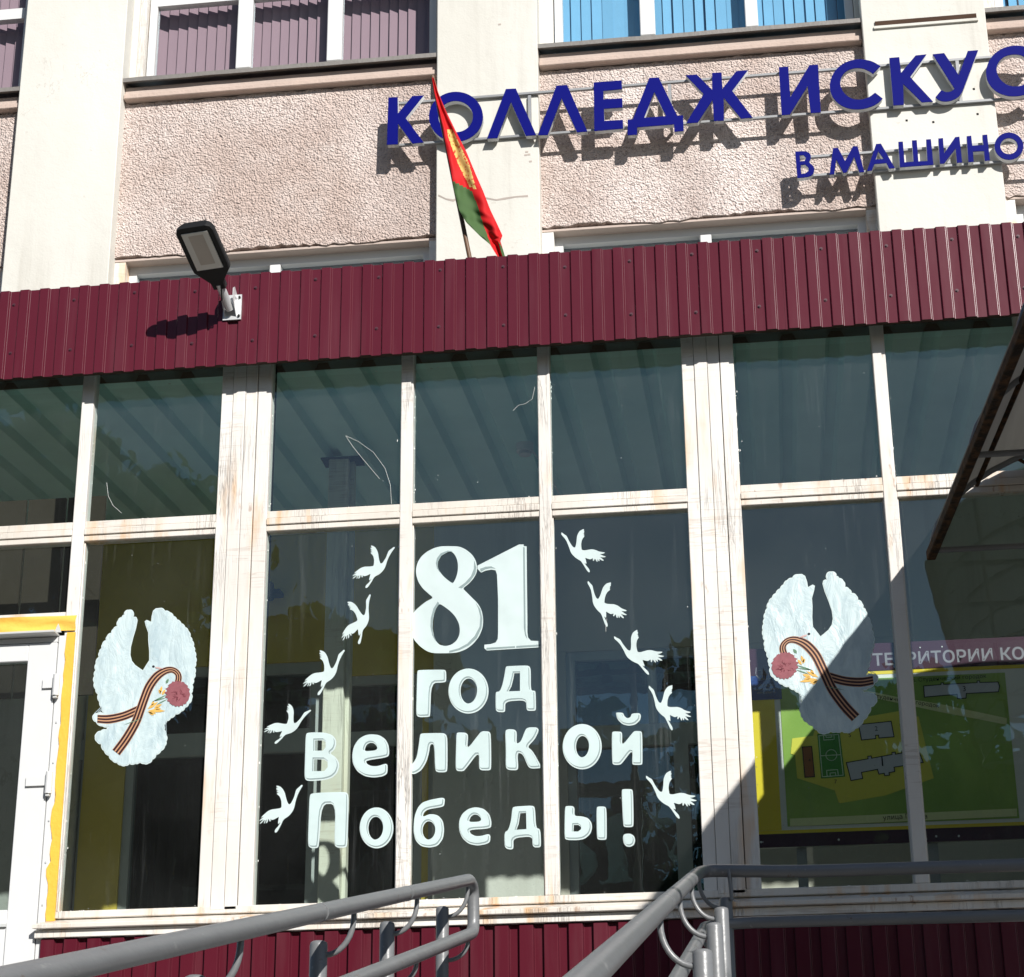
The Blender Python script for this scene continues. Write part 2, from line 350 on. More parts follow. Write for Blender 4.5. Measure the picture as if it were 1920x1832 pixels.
def text(name, body, x, z, Y, width, mat, parent, rot=0.0, bold=.0, sx=1.0):
    c = bpy.data.curves.new(name, 'FONT'); c.body = body; c.size = 1; c.offset = bold; c.resolution_u = 3; c.space_character = 1.05
    o = bpy.data.objects.new(name, c); COL.objects.link(o)
    me = bpy.data.meshes.new_from_object(o.evaluated_get(bpy.context.evaluated_depsgraph_get())); me.name = name
    bpy.data.objects.remove(o); bpy.data.curves.remove(c)
    xs = [v.co.x for v in me.vertices]; s = width/(max(xs)-min(xs)); x0 = min(xs)
    cr, sr = math.cos(rot), math.sin(rot)
    for v in me.vertices:
        a, b = (v.co.x-x0)*s, v.co.y*s*sx; v.co = (x+a*cr-b*sr, Y, z+a*sr+b*cr)
    me.materials.clear(); me.materials.append(mat); return link(name, me, parent)
def stroke(pts, w_, close=False):
    """list of quads (x, z) along a line of width w_"""
    q = []
    P = pts+[pts[0]] if close else pts
    for a, b in zip(P[:-1], P[1:]):
        dx, dz = b[0]-a[0], b[1]-a[1]; l = math.hypot(dx, dz) or 1e-9; nx, nz = -dz/l*w_/2, dx/l*w_/2; ex, ez = dx/l*w_/2, dz/l*w_/2
        q.append([(a[0]-ex+nx, a[1]-ez+nz), (b[0]+ex+nx, b[1]+ez+nz), (b[0]+ex-nx, b[1]+ez-nz), (a[0]-ex-nx, a[1]-ez-nz)])
    return q

# ------------------------------------------------------------------ setting
D = 3.3                    # plane of the college wall behind the porch
GROUND = -3.4
LAND = -1.18               # porch landing
gm = MB(); gm.add([(-200, -200, GROUND), (200, -200, GROUND), (200, 200, GROUND), (-200, 200, GROUND)], [(0, 1, 2, 3)])
link('ground', gm.mesh('ground', M['ground']), kind='structure')
link('landing', MB().box(-3.6, 6.0, -2.2, .0, GROUND, LAND).mesh('landing', M['concrete']), kind='structure')
rm = MB(); rm.add([(1.3, -2.2, LAND), (2.45, -2.2, LAND), (2.45, -12.3, GROUND), (1.3, -12.3, GROUND), (1.3, -2.2, GROUND), (2.45, -2.2, GROUND)],
                  [(0, 1, 2, 3), (0, 3, 4), (1, 5, 2), (0, 4, 5, 1)])
link('ramp', rm.mesh('ramp', M['concrete']), kind='structure')

# ------------------------------------------------------------------ college building
B = thing('college_building', 'three storey college wall of pink roughcast bays between cream pilasters, blinds in its windows', 'building', (1.3, D+.2, GROUND))
PIL = [(-5.75, -4.95), (-2.979, -2.135), (.395, 1.183), (3.665, 4.585), (6.9, 7.7)]
PF = D-.12
ZS_TOP, ZS_BOT = 6.985, 5.61       # roughcast panel between the two rows of windows
WTOP = 9.4
for i, (a, b) in enumerate(PIL):
    p = bx('pilaster', a, b, PF, D+.35, GROUND, 10.5, M['plaster'], B, bevel=.006)
    if i == 3:
        c0 = at(1640, 42, PF); c1 = at(1830, 26, PF)
        bx('rusty_slot', c0.x, c1.x, PF-.012, PF+.01, c1.z-.045, c1.z-.003, M['rslot'], p)
        bx('slot_lip', c0.x-.01, c1.x+.01, PF-.018, PF+.01, c1.z-.068, c1.z-.047, M['plaster'], p)
        for q in ((1750, 229), (1700, 226), (1833, 214), (1685, 184), (1826, 167)):
            w0 = at(*q, PF); bx('drill_hole', w0.x-.008, w0.x+.008, PF-.002, PF+.01, w0.z-.008, w0.z+.008, M['dark'], p)
    if i == 2:   # the chipped crack half way up this pilaster and the scrape marks
        pts = [(822, 365), (836, 372), (850, 374), (864, 369), (880, 371), (905, 369), (930, 374), (945, 371), (968, 368), (990, 366)]
        up = px2w(pts, PF-.001); lo = [(x, z-.010-.014*random.random()) for x, z in up]
        cm = MB()
        for k in range(len(up)-1): cm.add([(*up[k][:1], PF-.004, up[k][1]), (up[k+1][0], PF-.004, up[k+1][1]), (lo[k+1][0], PF-.001, lo[k+1][1]), (lo[k][0], PF-.001, lo[k][1])], [(0, 1, 2, 3)])
        part('cracked_seam', cm, M['chip'], p)
        for q in ((937, 46), (988, 285), (992, 290), (986, 291), (995, 303)):
            w0 = at(*q, PF); bx('chip_mark', w0.x-.012, w0.x+.010, PF-.002, PF+.01, w0.z-.006, w0.z+.008, M['chip'], p)
def wobble_panel(x0, x1, z0, z1, y0, y1):
    """roughcast panel whose lower and upper arrises are uneven"""
    mb = MB(); n = max(8, int((x1-x0)/.045)); v = []
    for i in range(n+1):
        x = x0+(x1-x0)*i/n; a = z0+random.uniform(-.012, .012)+.012*math.sin(x*5.1); b = z1+random.uniform(-.012, .008)
        v += [(x, y0, a), (x, y0, b), (x, y1, a), (x, y1, b)]
    f = []
    for i in range(n):
        k = 4*i; f += [(k, k+4, k+5, k+1), (k+1, k+5, k+7, k+3), (k+2, k+3, k+7, k+6), (k, k+2, k+6, k+4)]
    f += [(0, 1, 3, 2), (4*n, 4*n+2, 4*n+3, 4*n+1)]
    return mb.add(v, f)
def blinds(win, x0, x1, z0, z1, pitch, mat, y):
    n = int((x1-x0)/pitch); me = None
    for k in range(n):
        x = x0+(k+.5)*(x1-x0)/n; a = random.gauss(.30, .05) if mat is M['blind'] else random.gauss(.15, .22)
        w_ = pitch*.56; dx, dy = w_*math.cos(a), w_*math.sin(a); zb = z0+random.uniform(-.01, .01)
        mb = MB().add([(x-dx, y-dy, zb), (x+dx, y+dy, zb), (x+dx, y+dy, z1), (x-dx, y-dy, z1), (x-dx, y-dy+.002, zb), (x+dx, y+dy+.002, zb), (x+dx, y+dy+.002, z1), (x-dx, y-dy+.002, z1)],
                      [(0, 1, 2, 3), (7, 6, 5, 4), (0, 4, 5, 1), (3, 2, 6, 7), (0, 3, 7, 4), (1, 5, 6, 2)])
        part('blind_slat', mb, mat, win)
FY = D+.12                        # face of the plastic window frames
def window(xa, xb, splits, z0, z1, blind=None, pitch=.074, rail_z=None):
    """one window: outer frame with mullions, panes and blind slats as its own pieces"""
    fw = .062
    fm = MB(); fm.box(xa, xa+fw, FY, FY+.07, z0, z1); fm.box(xb-fw, xb, FY, FY+.07, z0, z1)
    fm.box(xa+fw, xb-fw, FY, FY+.07, z0, z0+fw); fm.box(xa+fw, xb-fw, FY, FY+.07, z1-fw, z1)
    wn = part('window', fm, M['pvc'], B)
    edges = [xa+fw]+[v for s in splits for v in s]+[xb-fw]
    for a, b in splits: bx('mullion', a, b, FY-.012, FY+.066, z0+fw, z1-fw, M['pvc'], wn, bevel=.006)
    for k in range(0, len(edges), 2):
        a, b = edges[k], edges[k+1]
        if rail_z: bx('transom', a, b, FY-.006, FY+.062, rail_z, rail_z+.10, M['pvc'], wn)
        part('pane', MB().add([(a, FY+.03, z0+fw), (b, FY+.03, z0+fw), (b, FY+.03, z1-fw), (a, FY+.03, z1-fw)], [(0, 1, 2, 3)]), M['wglass'], wn)
        if blind: blinds(wn, a-.03, b+.03, z0+.03, z1, pitch, blind, FY+.17)
    if not blind: bx('blind_board', xa, xb, FY+.10, FY+.12, z0, z1, M['greypvc'], wn)
    return wn
bays = [(-4.95, -2.979, None, M['blind']), (-2.135, .395, [(-1.282, -1.158), (-.538, -.416)], M['blind']), (1.183, 3.665, [(1.971, 2.089), (2.792, 2.891)], M['bblind']), (4.585, 6.9, [(5.4, 5.5), (6.1, 6.2)], M['bblind'])]
for i, (a, b, sp, bl) in enumerate(bays):
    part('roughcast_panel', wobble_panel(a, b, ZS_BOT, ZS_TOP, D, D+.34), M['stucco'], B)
    bx('lintel_soffit', a, b, D+.014, D+.34, ZS_BOT-.03, ZS_BOT-.013, M['reveal'], B)
    part('ledge', MB().box(a+.004, b-.004, D-.07, D+.3, ZS_TOP+.006, ZS_TOP+.052), M['ledge'], B, bevel=.006)
    bx('ledge_recess', a+.004, b-.004, D-.03, D+.3, ZS_TOP+.056, ZS_TOP+.13, M['reveal'], B)
    fl = MB(); n = 14
    for k in range(n+1):
        x = a-.03+(b-a+.03)*k/n; dz = random.uniform(-.004, .004)
        fl.v += [(x, D-.10, ZS_TOP+.145+dz), (x, D-.10, ZS_TOP+.182+dz), (x, FY, ZS_TOP+.262), (x, FY, ZS_TOP+.235)]
    for k in range(n):
        q = 4*k; fl.f += [(q, q+4, q+5, q+1), (q+1, q+5, q+6, q+2), (q+2, q+6, q+7, q+3), (q+3, q+7, q+4, q)]; fl.mi += [0]*4
    fl.f += [(0, 1, 2, 3), (4*n+3, 4*n+2, 4*n+1, 4*n)]; fl.mi += [0, 0]
    part('sill_flashing', fl, M['flash'], B)
    zb = ZS_TOP+.265
    # reveals left and right of the window, stepped
    bx('jamb', a, a+.05, D+.05, D+.3, zb, WTOP, M['plaster'], B); bx('jamb', a+.05, a+.105, D+.075, D+.3, zb, WTOP, M['paint'], B)
    bx('jamb', b-.035, b, D+.05, D+.3, zb, WTOP, M['plaster'], B)
    if sp is None: window(-4.6, -3.03, [(-4.0, -3.9)], zb, WTOP, bl, rail_z=zb+.72)
    else: window(a+.115, b-.04, sp, zb, WTOP, bl, 0.074 if bl is M['blind'] else .078, rail_z=zb+.72)
    # lower row, only its heads show over the canopy edge
    xa, xb = a+.085, b-.075
    window(xa, xb, [(xa+(xb-xa)*.47, xa+(xb-xa)*.47+.085)], 4.0, ZS_BOT-.03, None)
    bx('jamb', a, a+.085, D+.02, D+.3, 3.4, ZS_BOT-.03, M['paint'], B); bx('jamb', b-.075, b, D+.02, D+.3, 3.4, ZS_BOT-.03, M['paint'], B)
    # back of the rooms
    bx('room_back', a, b, D+1.0, D+1.05, 3.4, 10.4, M['room'], B)
    # ground-floor wall inside the porch
bx('parapet', -5.8, 7.7, D-.02, D+.4, WTOP+.002, 10.5, M['stucco'], B)
bx('wall_under_windows', -5.0, 6.9, D+.02, D+.3, 3.42, 3.99, M['stucco'], B)
# ground-floor wall as seen through the porch glass
GZ = 3.41
bx('lobby_wall', -5.0, -.42, D, D+.3, 2.30, GZ, M['yellow'], B)
bx('lobby_wall', -.42, .393, D, D+.3, 2.18, GZ, M['yellow'], B)
bx('lobby_wall', 1.185, 3.664, D, D+.3, 2.28, GZ, M['beige'], B)
bx('lobby_wall', 4.587, 6.9, D, D+.3, LAND, GZ, M['beige'], B)
bx('lobby_wall', -5.0, -2.24, D, D+.3, LAND, 2.298, M['yellow'], B)
bx('lobby_wall', -2.1, -1.80, D, D+.3, LAND, 2.298, M['yellow'], B)
bx('lobby_wall', 2.5, 3.664, D, D+.3, LAND, 2.278, M['beige'], B)
def inner_window(x0, x1, z0, z1, tz0, tz1, mids=(), fr=.06, cur=True, gl='iglass'):
    fm = MB(); y0, y1 = D+.02, D+.1
    fm.box(x0, x0+fr, y0, y1, z0, z1); fm.box(x1-fr, x1, y0, y1, z0, z1); fm.box(x0+fr, x1-fr, y0, y1, z1-fr, z1); fm.box(x0+fr, x1-fr, y0, y1, tz0, tz1)
    o = part('inner_window', fm, M['inframe'], B)
    for a, b in mids: bx('mullion', a, b, y0-.005, y1-.005, tz1+.001, z1-fr-.001, M['inframe'], o)
    for a, b in ((z0, tz0), (tz1, z1-fr)): part('pane', MB().add([(x0+fr, D+.06, a), (x1-fr, D+.06, a), (x1-fr, D+.06, b), (x0+fr, D+.06, b)], [(0, 1, 2, 3)]), M[gl], o)
    if cur:
        cm = MB(); n = int((x1-x0)/.03)
        for k in range(n+1):
            x = x0+(x1-x0)*k/n; cm.v += [(x, D+.28+.035*math.sin(k*1.7)+random.uniform(-.01, .01), z0), (x, D+.28+.03*math.sin(k*1.7+.3), tz0)]
        for k in range(n): cm.f.append((2*k, 2*k+2, 2*k+3, 2*k+1)); cm.mi.append(0)
        part('curtain', cm, M['curtain'], o)
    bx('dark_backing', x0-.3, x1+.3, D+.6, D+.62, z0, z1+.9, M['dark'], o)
inner_window(-2.24, -2.10, LAND, 2.30, 1.66, 1.80, fr=.02, cur=False)
inner_window(-1.80, -.95, LAND, 2.298, 1.66, 1.82)
inner_window(-.945, -.425, LAND, 2.298, 1.66, 1.82, fr=.075, cur=False)
inner_window(-.420, .30, LAND, 2.178, 1.68, 1.78)
inner_window(1.30, 2.5, LAND, 2.278, 1.60, 1.75, [(1.86, 1.92)], cur=False, gl='sglass')
bx('lobby_wall', 1.185, 1.299, D, D+.3, LAND, 2.278, M['beige'], B)
bx('door_stile', .30, .345, D+.0, D+.2, LAND, 2.178, M['yellow'], B); bx('door_stile', .347, .393, D-.01, D+.2, LAND, 2.178, M['inframe'], B)
bx('door_post', 2.02, 2.12, D-.02, D+.012, LAND, 1.59, M['inframe'], B)
bx('lobby_floor', -5.0, 6.9, .001, D+.6, LAND-.2, LAND+.004, M['floor'], B)

# ------------------------------------------------------------------ glazed porch
P = thing('glazed_porch', 'glazed entrance porch with flaking white timber frame and maroon ribbed steel fascia', 'porch', (1.2, 0, LAND))
T1, T2 = 2.150, 2.035
X0, X1 = -3.0, 4.95
ZH = 3.076
mull = [(-1.101, -1.031), (.740, .809), (1.503, 1.571), (3.332, 3.402), (4.10, 4.17)]
cols = [(-.285, 0.0), (2.300, 2.584)]
for a, b in mull:
    o = part('mullion', MB().box(a, b, 0, .085, 0 if a > -1.2 else LAND, ZH), M['paint'], P, bevel=.004)
    bx('glazing_bead', a-.006, a, .022, .07, .001, T2-.001, M['paint'], o); bx('glazing_bead', b, b+.006, .022, .07, .001, T2-.001, M['paint'], o)
for a, b in cols:
    wds = [(0, .066, .0), (.068, .138, -.006), (.140, .205, -.004), (.2095, .285, .002)]
    for u0, u1, dy in wds: part('post_board', MB().box(a+u0, a+min(u1, b-a), dy, .085, -.02, ZH), M['paint'], P, bevel=.003)
    bx('post_core', a+.01, b-.01, .02, .16, -.02, ZH, M['dark'], P)
bay_edges = [(-3.0, -1.101), (-1.031, -.285), (0, .740), (.809, 1.503), (1.571, 2.300), (2.584, 3.332), (3.402, 4.10), (4.17, 4.95)]
for a, b in bay_edges:
    ru = M['paint2']
    part('transom', MB().box(a, b, .004, .08, T1-.042, T1), ru, P, bevel=.003)
    part('transom', MB().box(a, b, -.004, .08, T2+.034, T1-.044), ru, P, bevel=.003)
    part('transom', MB().box(a, b, .006, .08, T2, T2+.032), ru, P, bevel=.003)
    tj = [.04+random.uniform(-.0016, .0016) for _ in range(8)]
    part('pane', MB().add([(a-.002, tj[0], T1), (b+.002, tj[1], T1), (b+.002, tj[2], ZH), (a-.002, tj[2]+tj[0]-tj[1], ZH)], [(0, 1, 2, 3)]), M['glass'], P)
    if a > -2: part('pane', MB().add([(a-.002, .04, 0), (b+.002, .04, 0), (b+.002, .04, T2), (a-.002, .04, T2)], [(0, 1, 2, 3)]), M['glass'], P)
# bottom rail, sloping sill, apron
part('bottom_rail', MB().box(-1.045, X1, -.004, .08, -.038, .0), M['paint2'], P, bevel=.004)
sm = MB(); sm.add([(-1.13, -.075, -.075), (X1, -.075, -.075), (X1, .02, -.040), (-1.06, .02, -.040), (-1.13, -.075, -.098), (X1, -.075, -.098), (X1, .02, -.098), (-1.06, .02, -.098)],
                 [(0, 1, 2, 3), (4, 7, 6, 5), (0, 4, 5, 1), (3, 2, 6, 7), (0, 3, 7, 4), (1, 5, 6, 2)])
part('sill_board', sm, M['paint2'], P, bevel=.003)
part('apron_board', MB().box(-1.125, X1, -.045, .02, -.140, -.101), M['paint'], P, bevel=.002)
# ribbed steel
PITCH_R = .1175
def ribbed(x0, x1, z0, z1, yo, depth, top=None, wide=.052, pitch=PITCH_R, phase=0.0, t=.0012):
    pts = []; k = math.floor((x0-phase)/pitch)-1; s = .0065
    while phase+k*pitch < x1+pitch:
        b = phase+k*pitch; pts += [(b, yo+depth), (b+s, yo), (b+s+wide, yo), (b+2*s+wide, yo+depth)]; k += 1
    bent = []
    for i, p in enumerate(pts):                       # every fold of the sheet is a small three-facet bend
        if i in (0, len(pts)-1): bent.append(p); continue
        a, c = pts[i-1], pts[i+1]; r = .0024
        la, lc = math.hypot(p[0]-a[0], p[1]-a[1]), math.hypot(c[0]-p[0], c[1]-p[1])
        q0 = (p[0]+(a[0]-p[0])/la*r, p[1]+(a[1]-p[1])/la*r); q1 = (p[0]+(c[0]-p[0])/lc*r, p[1]+(c[1]-p[1])/lc*r)
        for u in (0, .34, .67, 1): bent.append(tuple(q0[j]*(1-u)**2+p[j]*2*u*(1-u)+q1[j]*u*u for j in (0, 1)))
    pts = bent
    def yat(x):
        for (xa, ya), (xb, yb) in zip(pts[:-1], pts[1:]):
            if xa <= x <= xb: return ya+(yb-ya)*(x-xa)/(xb-xa or 1)
        return yo
    line = [(x0, yat(x0))]+[p for p in pts if x0 < p[0] < x1]+[(x1, yat(x1))]
    mb = MB(); n = len(line)
    for x, y in line:
        zt = z1 if top is None else top(x)
        mb.v += [(x, y, z0), (x, y, zt), (x, y+t, z0), (x, y+t, zt)]
    for i in range(n-1):
        q = 4*i; mb.f += [(q, q+4, q+5, q+1), (q+2, q+3, q+7, q+6), (q, q+2, q+6, q+4), (q+1, q+5, q+7, q+3)]; mb.mi += [0]*4
    mb.f += [(0, 1, 3, 2), (4*n-4, 4*n-2, 4*n-1, 4*n-3)]; mb.mi += [0, 0]
    return mb
def ftop(x): return 3.5275+.012*math.sin((x+1.6)*.55+.1)
def fbot(x): return 2.978
FYO = -.165
xs = -3.0; k = 0
ph = at(10, 640, -.16).x-.0585
while xs < X1-.01:
    xe = min(xs+PITCH_R*10, X1)
    mb = ribbed(xs, xe+.004, 2.978+random.uniform(-.003, .003), 3.53, FYO-.0013*(k % 2), .014, ftop, phase=ph)
    sh = part('fascia_sheet', mb, M['maroon'], P)
    sc = MB(); kk = math.ceil((xs-ph)/PITCH_R)
    for j in range(kk, kk+10):
        if j % 3: continue
        for zz in (3.07+.39, 3.07+.06):
            x = ph+j*PITCH_R+.092+random.uniform(-.006, .006); z = zz+random.uniform(-.02, .02); y = FYO+.0135
            if xs < x < xe: sc.tube([(x, y, z), (x, y-.003, z)], .010, 8); sc.tube([(x, y-.003, z), (x, y-.008, z)], .0055, 6)
    if sc.v: part('screw_heads', sc, M['screw'], sh, kind='stuff')
    xs = xe; k += 1
bx('fascia_batten', X0, X1, -.148, -.10, 2.990, 3.030, M['batten'], P); bx('fascia_batten', X0, X1, -.148, -.10, 3.30, 3.36, M['batten'], P); bx('fascia_lining', X0, X1, -.144, -.136, 3.0305, 3.074, M['soffit'], P)
bx('fascia_cap', X0, X1, -.146, -.02, 3.455, 3.475, M['maroon'], P)
bx('header_beam', X0, X1, .088, .20, 3.0775, 3.14, M['batten'], P)
# corrugated deck rising gently towards the college
def deck(x0, x1, y0, y1, pitch=.265):
    mb = MB(); prof = []; k = math.floor(x0/pitch)
    while k*pitch < x1:
        b = k*pitch+.03; prof += [(b, 0), (b+.155, 0), (b+.18, .055), (b+.24, .055)]; k += 1
    prof = [p for p in prof if x0 <= p[0] <= x1]
    zf = lambda y: 3.079+.07*max(0, y)+.02*min(0, y)
    n = len(prof); ys = [y0, 0.0, y1]
    for x, d in prof:
        for y in ys: mb.v += [(x, y, zf(y)+d), (x, y, zf(y)+d+.004)]
    for i in range(n-1):
        for j in range(2):
            q = 6*i+2*j; r_ = 6*(i+1)+2*j
            mb.f += [(q, r_, r_+2, q+2), (q+1, q+3, r_+3, r_+1)]; mb.mi += [0, 0]
    return mb
part('roof_deck', deck(X0, X1, -.145, D-.01), M['soffit'], P)
bx('roof_slab', X0, X1, -.10, D-.13, 3.38, 3.42, M['concrete'], P)
bx('side_wall', X1, X1+.1, -.14, D-.13, LAND, 3.4, M['plaster'], P); bx('side_wall', X0-.1, X0, -.14, D-.13, LAND, 3.4, M['plaster'], P)
# base cladding under the sill
xs = -1.10; k = 0
while xs < X1-.01:
    xe = min(xs+PITCH_R*8, X1)
    part('base_sheet', ribbed(xs, xe, LAND+.01, -.145-.0008*(k % 2), -.030, .022, None, .068, .1235, -1.10), M['maroon'], P); xs = xe; k += 1
bx('base_wall', -1.10, X1, -.004, .10, LAND, -.141, M['batten'], P)
# column standing in the lobby, and its small head plate
bx('lobby_column', -.067, .062, 1.80, 1.93, LAND, 3.195, M['incol'], P, bevel=.004); bx('column_strip', .064, .088, 1.86, 1.93, LAND, 3.195, M['incol'], P)
bx('column_strip', -.125, -.07, 1.87, 1.93, LAND, 1.78, M['inframe'], P)
bx('column_head', -.12, .14, 1.79, 1.95, 3.197, 3.204, M['dark'], P)

fk = MB()
for a, b in bay_edges:
    for z0, z1 in ((0, T2), (T1, ZH-.1)):
        if b < -1.1: continue
        for _ in range(46):
            e = random.random()
            if e < .34: x, z = a+abs(random.gauss(0, .008)), random.uniform(z0, z1)
            elif e < .62: x, z = b-abs(random.gauss(0, .008)), random.uniform(z0, z1)
            elif e < .86: x, z = random.uniform(a, b), z0+abs(random.gauss(0, .008))
            else: x, z = random.uniform(a, b), z1-abs(random.gauss(0, .006))
            r = random.choice((.001, .0015, .0026)); el = random.uniform(1, 4) if .34 < e < .62 or e < .34 else 1; ew = 1 if el > 1 else random.uniform(1, 4)
            fk.add([(x+r*ew*math.cos(q)*random.uniform(.6, 1.2), .0385, z+r*el*math.sin(q)*random.uniform(.6, 1.2)) for q in (0, 1.26, 2.5, 3.8, 5)], [(0, 1, 2, 3, 4)])
part('paint_flecks', fk, M['bwhite'], P, kind='stuff')
for pts in ([(1003, 725), (998, 748), (985, 757), (972, 760), (962, 770)], [(648, 817), (672, 828), (700, 848), (722, 878), (732, 910), (734, 945)], [(648, 817), (662, 838), (674, 853), (690, 872), (712, 898)], [(200, 905), (203, 930), (212, 948), (228, 962)], [(1138, 1160), (1136, 1172), (1136, 1184)]):
    part('cobweb_thread', MB().tube([at(x, y, .034) for x, y in pts], .0009, 5), M['bwhite'], P)
# ---- entrance door at the left end of the porch
dl = at(-90, 1200, .0).x
DR = -1.132
door = part('door', MB().box(DR-.16, DR, -.012, .04, LAND+.02, 1.452).box(dl-.6, DR-.16, -.012, .04, 1.352, 1.452).box(dl-.6, DR-.16, -.012, .04, -.06, .015).box(dl-.6, dl-.44, -.012, .04, LAND+.02, 1.352), M['pvc'], P, bevel=.004)
part('door_glass', MB().add([(dl-.46, .012, .0), (DR-.155, .012, .0), (DR-.155, .012, 1.36), (dl-.46, .012, 1.36)], [(0, 1, 2, 3)]), M['dglass'], door)
bx('lower_panel', dl-.44, DR-.16, .0, .03, LAND+.02, -.06, M['pvc'], door); bx('panel_bead', dl-.44, DR-.16, -.016, .0, -.072, -.056, M['greypvc'], door)
for hz, l in ((1.205, .06), (.672, .045)):
    h = part('hinge', MB().tube([(DR+.018, -.03, hz-.058), (DR+.018, -.03, hz+.058)], .019, 14), M['pvc'], door, smooth=40)
    bx('hinge_leaf', DR-.11 if l < .05 else DR-.06, DR+.012, -.026, -.012, hz-.012, hz+.04, M['pvc'], h); bx('hinge_tip', DR+.008, DR+.028, -.040, -.020, hz-.072, hz-.060, M['greypvc'], h)
bx('door_jamb', DR+.004, DR+.045, -.006, .06, LAND, 1.49, M['pvc'], P, bevel=.003)
for zz in (1.0, .47, .25, .03, .78): bx('frame_screw', DR+.022, DR+.030, -.010, -.004, zz, zz+.009, M['zinc'], P)
ym = MB(); n = 40; zt = 1.505; zb_ = -.05
for i in range(n+1):
    z = zb_+(zt-zb_)*i/n; l = DR+.048+random.uniform(-.004, .006)-(.012 if i in (6, 7, 13, 14, 15) else 0)
    ym.v += [(l, -.010, z), (-1.036, -.010, z), (l, .05, z), (-1.036, .05, z)]
for i in range(n):
    q = 4*i; ym.f += [(q, q+1, q+5, q+4), (q+1, q+3, q+7, q+5), (q, q+4, q+6, q+2)]; ym.mi += [0]*3
part('yellow_trim', ym, M['trim'], P)
tm = MB(); n = 46
for i in range(n+1):
    x = -2.9+(1.864)*i/n; s = .006*math.sin(i*.9)+random.uniform(-.003, .003)
    for j in range(5): tm.v.append((x, -.012-.010*math.sin(j*1.9+i*.35)-.004*(j % 2), 1.515+.088*j/4+(s if j in (1, 2, 3) else 0)))
for i in range(n):
    for j in range(4): tm.f.append((5*i+j, 5*i+5+j, 5*i+6+j, 5*i+1+j)); tm.mi.append(0)
part('yellow_foil_band', tm, M['tape'], P, smooth=80)
drip = MB().box(-3.0, -1.128, -.085, .03, 1.487, 1.500); part('door_drip', drip, M['greypvc'], P, bevel=.002)
part('door_drip_end', MB().prism([(-1.152, 1.505), (-1.112, 1.505), (-1.132, 1.555)], -.020, -.012), M['greypvc'], P)
bx('door_head', -3.0, DR, -.006, .06, 1.456, 1.484, M['pvc'], P)
bx('door_transom', -3.0, -1.103, .0, .07, 1.603, 1.625, M['paint'], P)
part('fanlight', MB().add([(-3.0, .04, 1.625), (-1.10, .04, 1.625), (-1.10, .04, T2), (-3.0, .04, T2)], [(0, 1, 2, 3)]), M['glass'], P)
# boards behind the fanlight
fb = MB()
for k in range(8): fb.box(-3.0+.24*k, -3.0+.24*k+.225, .50, .52, 1.3, 2.5)
part('vestibule_boards', fb, M['curtain'], P)

# ------------------------------------------------------------------ objects in the lobby
sd = thing('smoke_detector', 'small round white smoke detector on the corrugated porch ceiling', 'smoke detector', (1.22, 1.75, 3.16))
part('base', MB().tube([(1.22, 1.75, 3.202), (1.22, 1.75, 3.145)], .055, 24), M['pvc'], sd, smooth=40)
part('cap', MB().tube([(1.22, 1.75, 3.145), (1.22, 1.75, 3.125), (1.22, 1.75, 3.118)], [.042, .040, .025], 24), M['greypvc'], sd, smooth=40)
part('cable', MB().tube([(1.25, 1.80, 3.19), (1.30, 2.2, 3.215), (1.34, 3.1, 3.28)], .006, 6), M['pvc'], sd)
fl_ = at(500, 1112, 3.2)
fx = thing('wall_lamp', 'small square floodlight on the yellow lobby wall behind the left post', 'lamp', (fl_.x, 3.2, fl_.z))
bx('housing', fl_.x-.10, fl_.x+.06, 3.12, 3.18, fl_.z-.07, fl_.z+.06, M['black'], fx, bevel=.008); bx('glass', fl_.x-.09, fl_.x+.045, 3.112, 3.122, fl_.z-.055, fl_.z+.045, M['bwhite'], fx)
bx('bracket', fl_.x-.02, fl_.x+.10, 3.18, 3.298, fl_.z-.01, fl_.z+.02, M['black'], fx)

# ---- site plan board
YB = 1.2
cb = crop(1400, 1160, 3.692)
def BP(x, y): q = at(1400+x/3.692, 1160+y/3.692, YB); return (q.x, q.z)
bd = thing('map_board', 'green site plan board with maroon bands standing inside the right-hand window', 'notice board', (3.4, YB, LAND))
BL, BR_, BT, BB = 2.572, 4.75, 1.600, .445
bx('panel', BL, BR_, YB+.004, YB+.03, BB, BT, M['bwhite'], bd)
for xx in (2.78, 3.5, 4.5): bx('leg', xx, xx+.055, YB+.032, YB+.08, LAND, BT-.1, M['alu'], bd)
zh = 1.438; ys = YB+.002
hb = bx('header_band', BL, BR_, ys-.004, YB+.004, zh, BT, M['bmar'], bd); fbn = bx('footer_band', BL, BR_, ys-.004, YB+.004, BB, BB+.075, M['bmar'], bd)
bx('yellow_margin', BL, BR_, ys, YB+.004, BB+.076, BB+.095, M['byel'], bd); bx('yellow_margin', BL, BR_, ys, YB+.004, zh-.022, zh-.001, M['byel'], bd)
ysx = BP(150, 800)[0]
bx('yellow_strip', BL, BP(205, 800)[0], ys-.001, YB+.004, BB+.096, 1.295, M['byel'], bd)
lb = bx('navy_label', BL, BP(236, 420)[0], ys-.003, YB+.003, 1.295, BT-.03, M['bblue'], bd)
lx = BP(45, 400)[0]; lw = BP(215, 400)[0]-lx
for kx, (tx, f_) in enumerate((('КОЛЛЕДЖ', .62), ('ИСКУССТВЕННОГО', 1.0), ('ИНТЕЛЛЕКТА', .75))):
    text('lettering', tx, lx+lw*(1-f_)/2, 1.372-.021*kx, ys-.006, lw*f_, M['btitle'], lb, bold=.012)
em = MB()
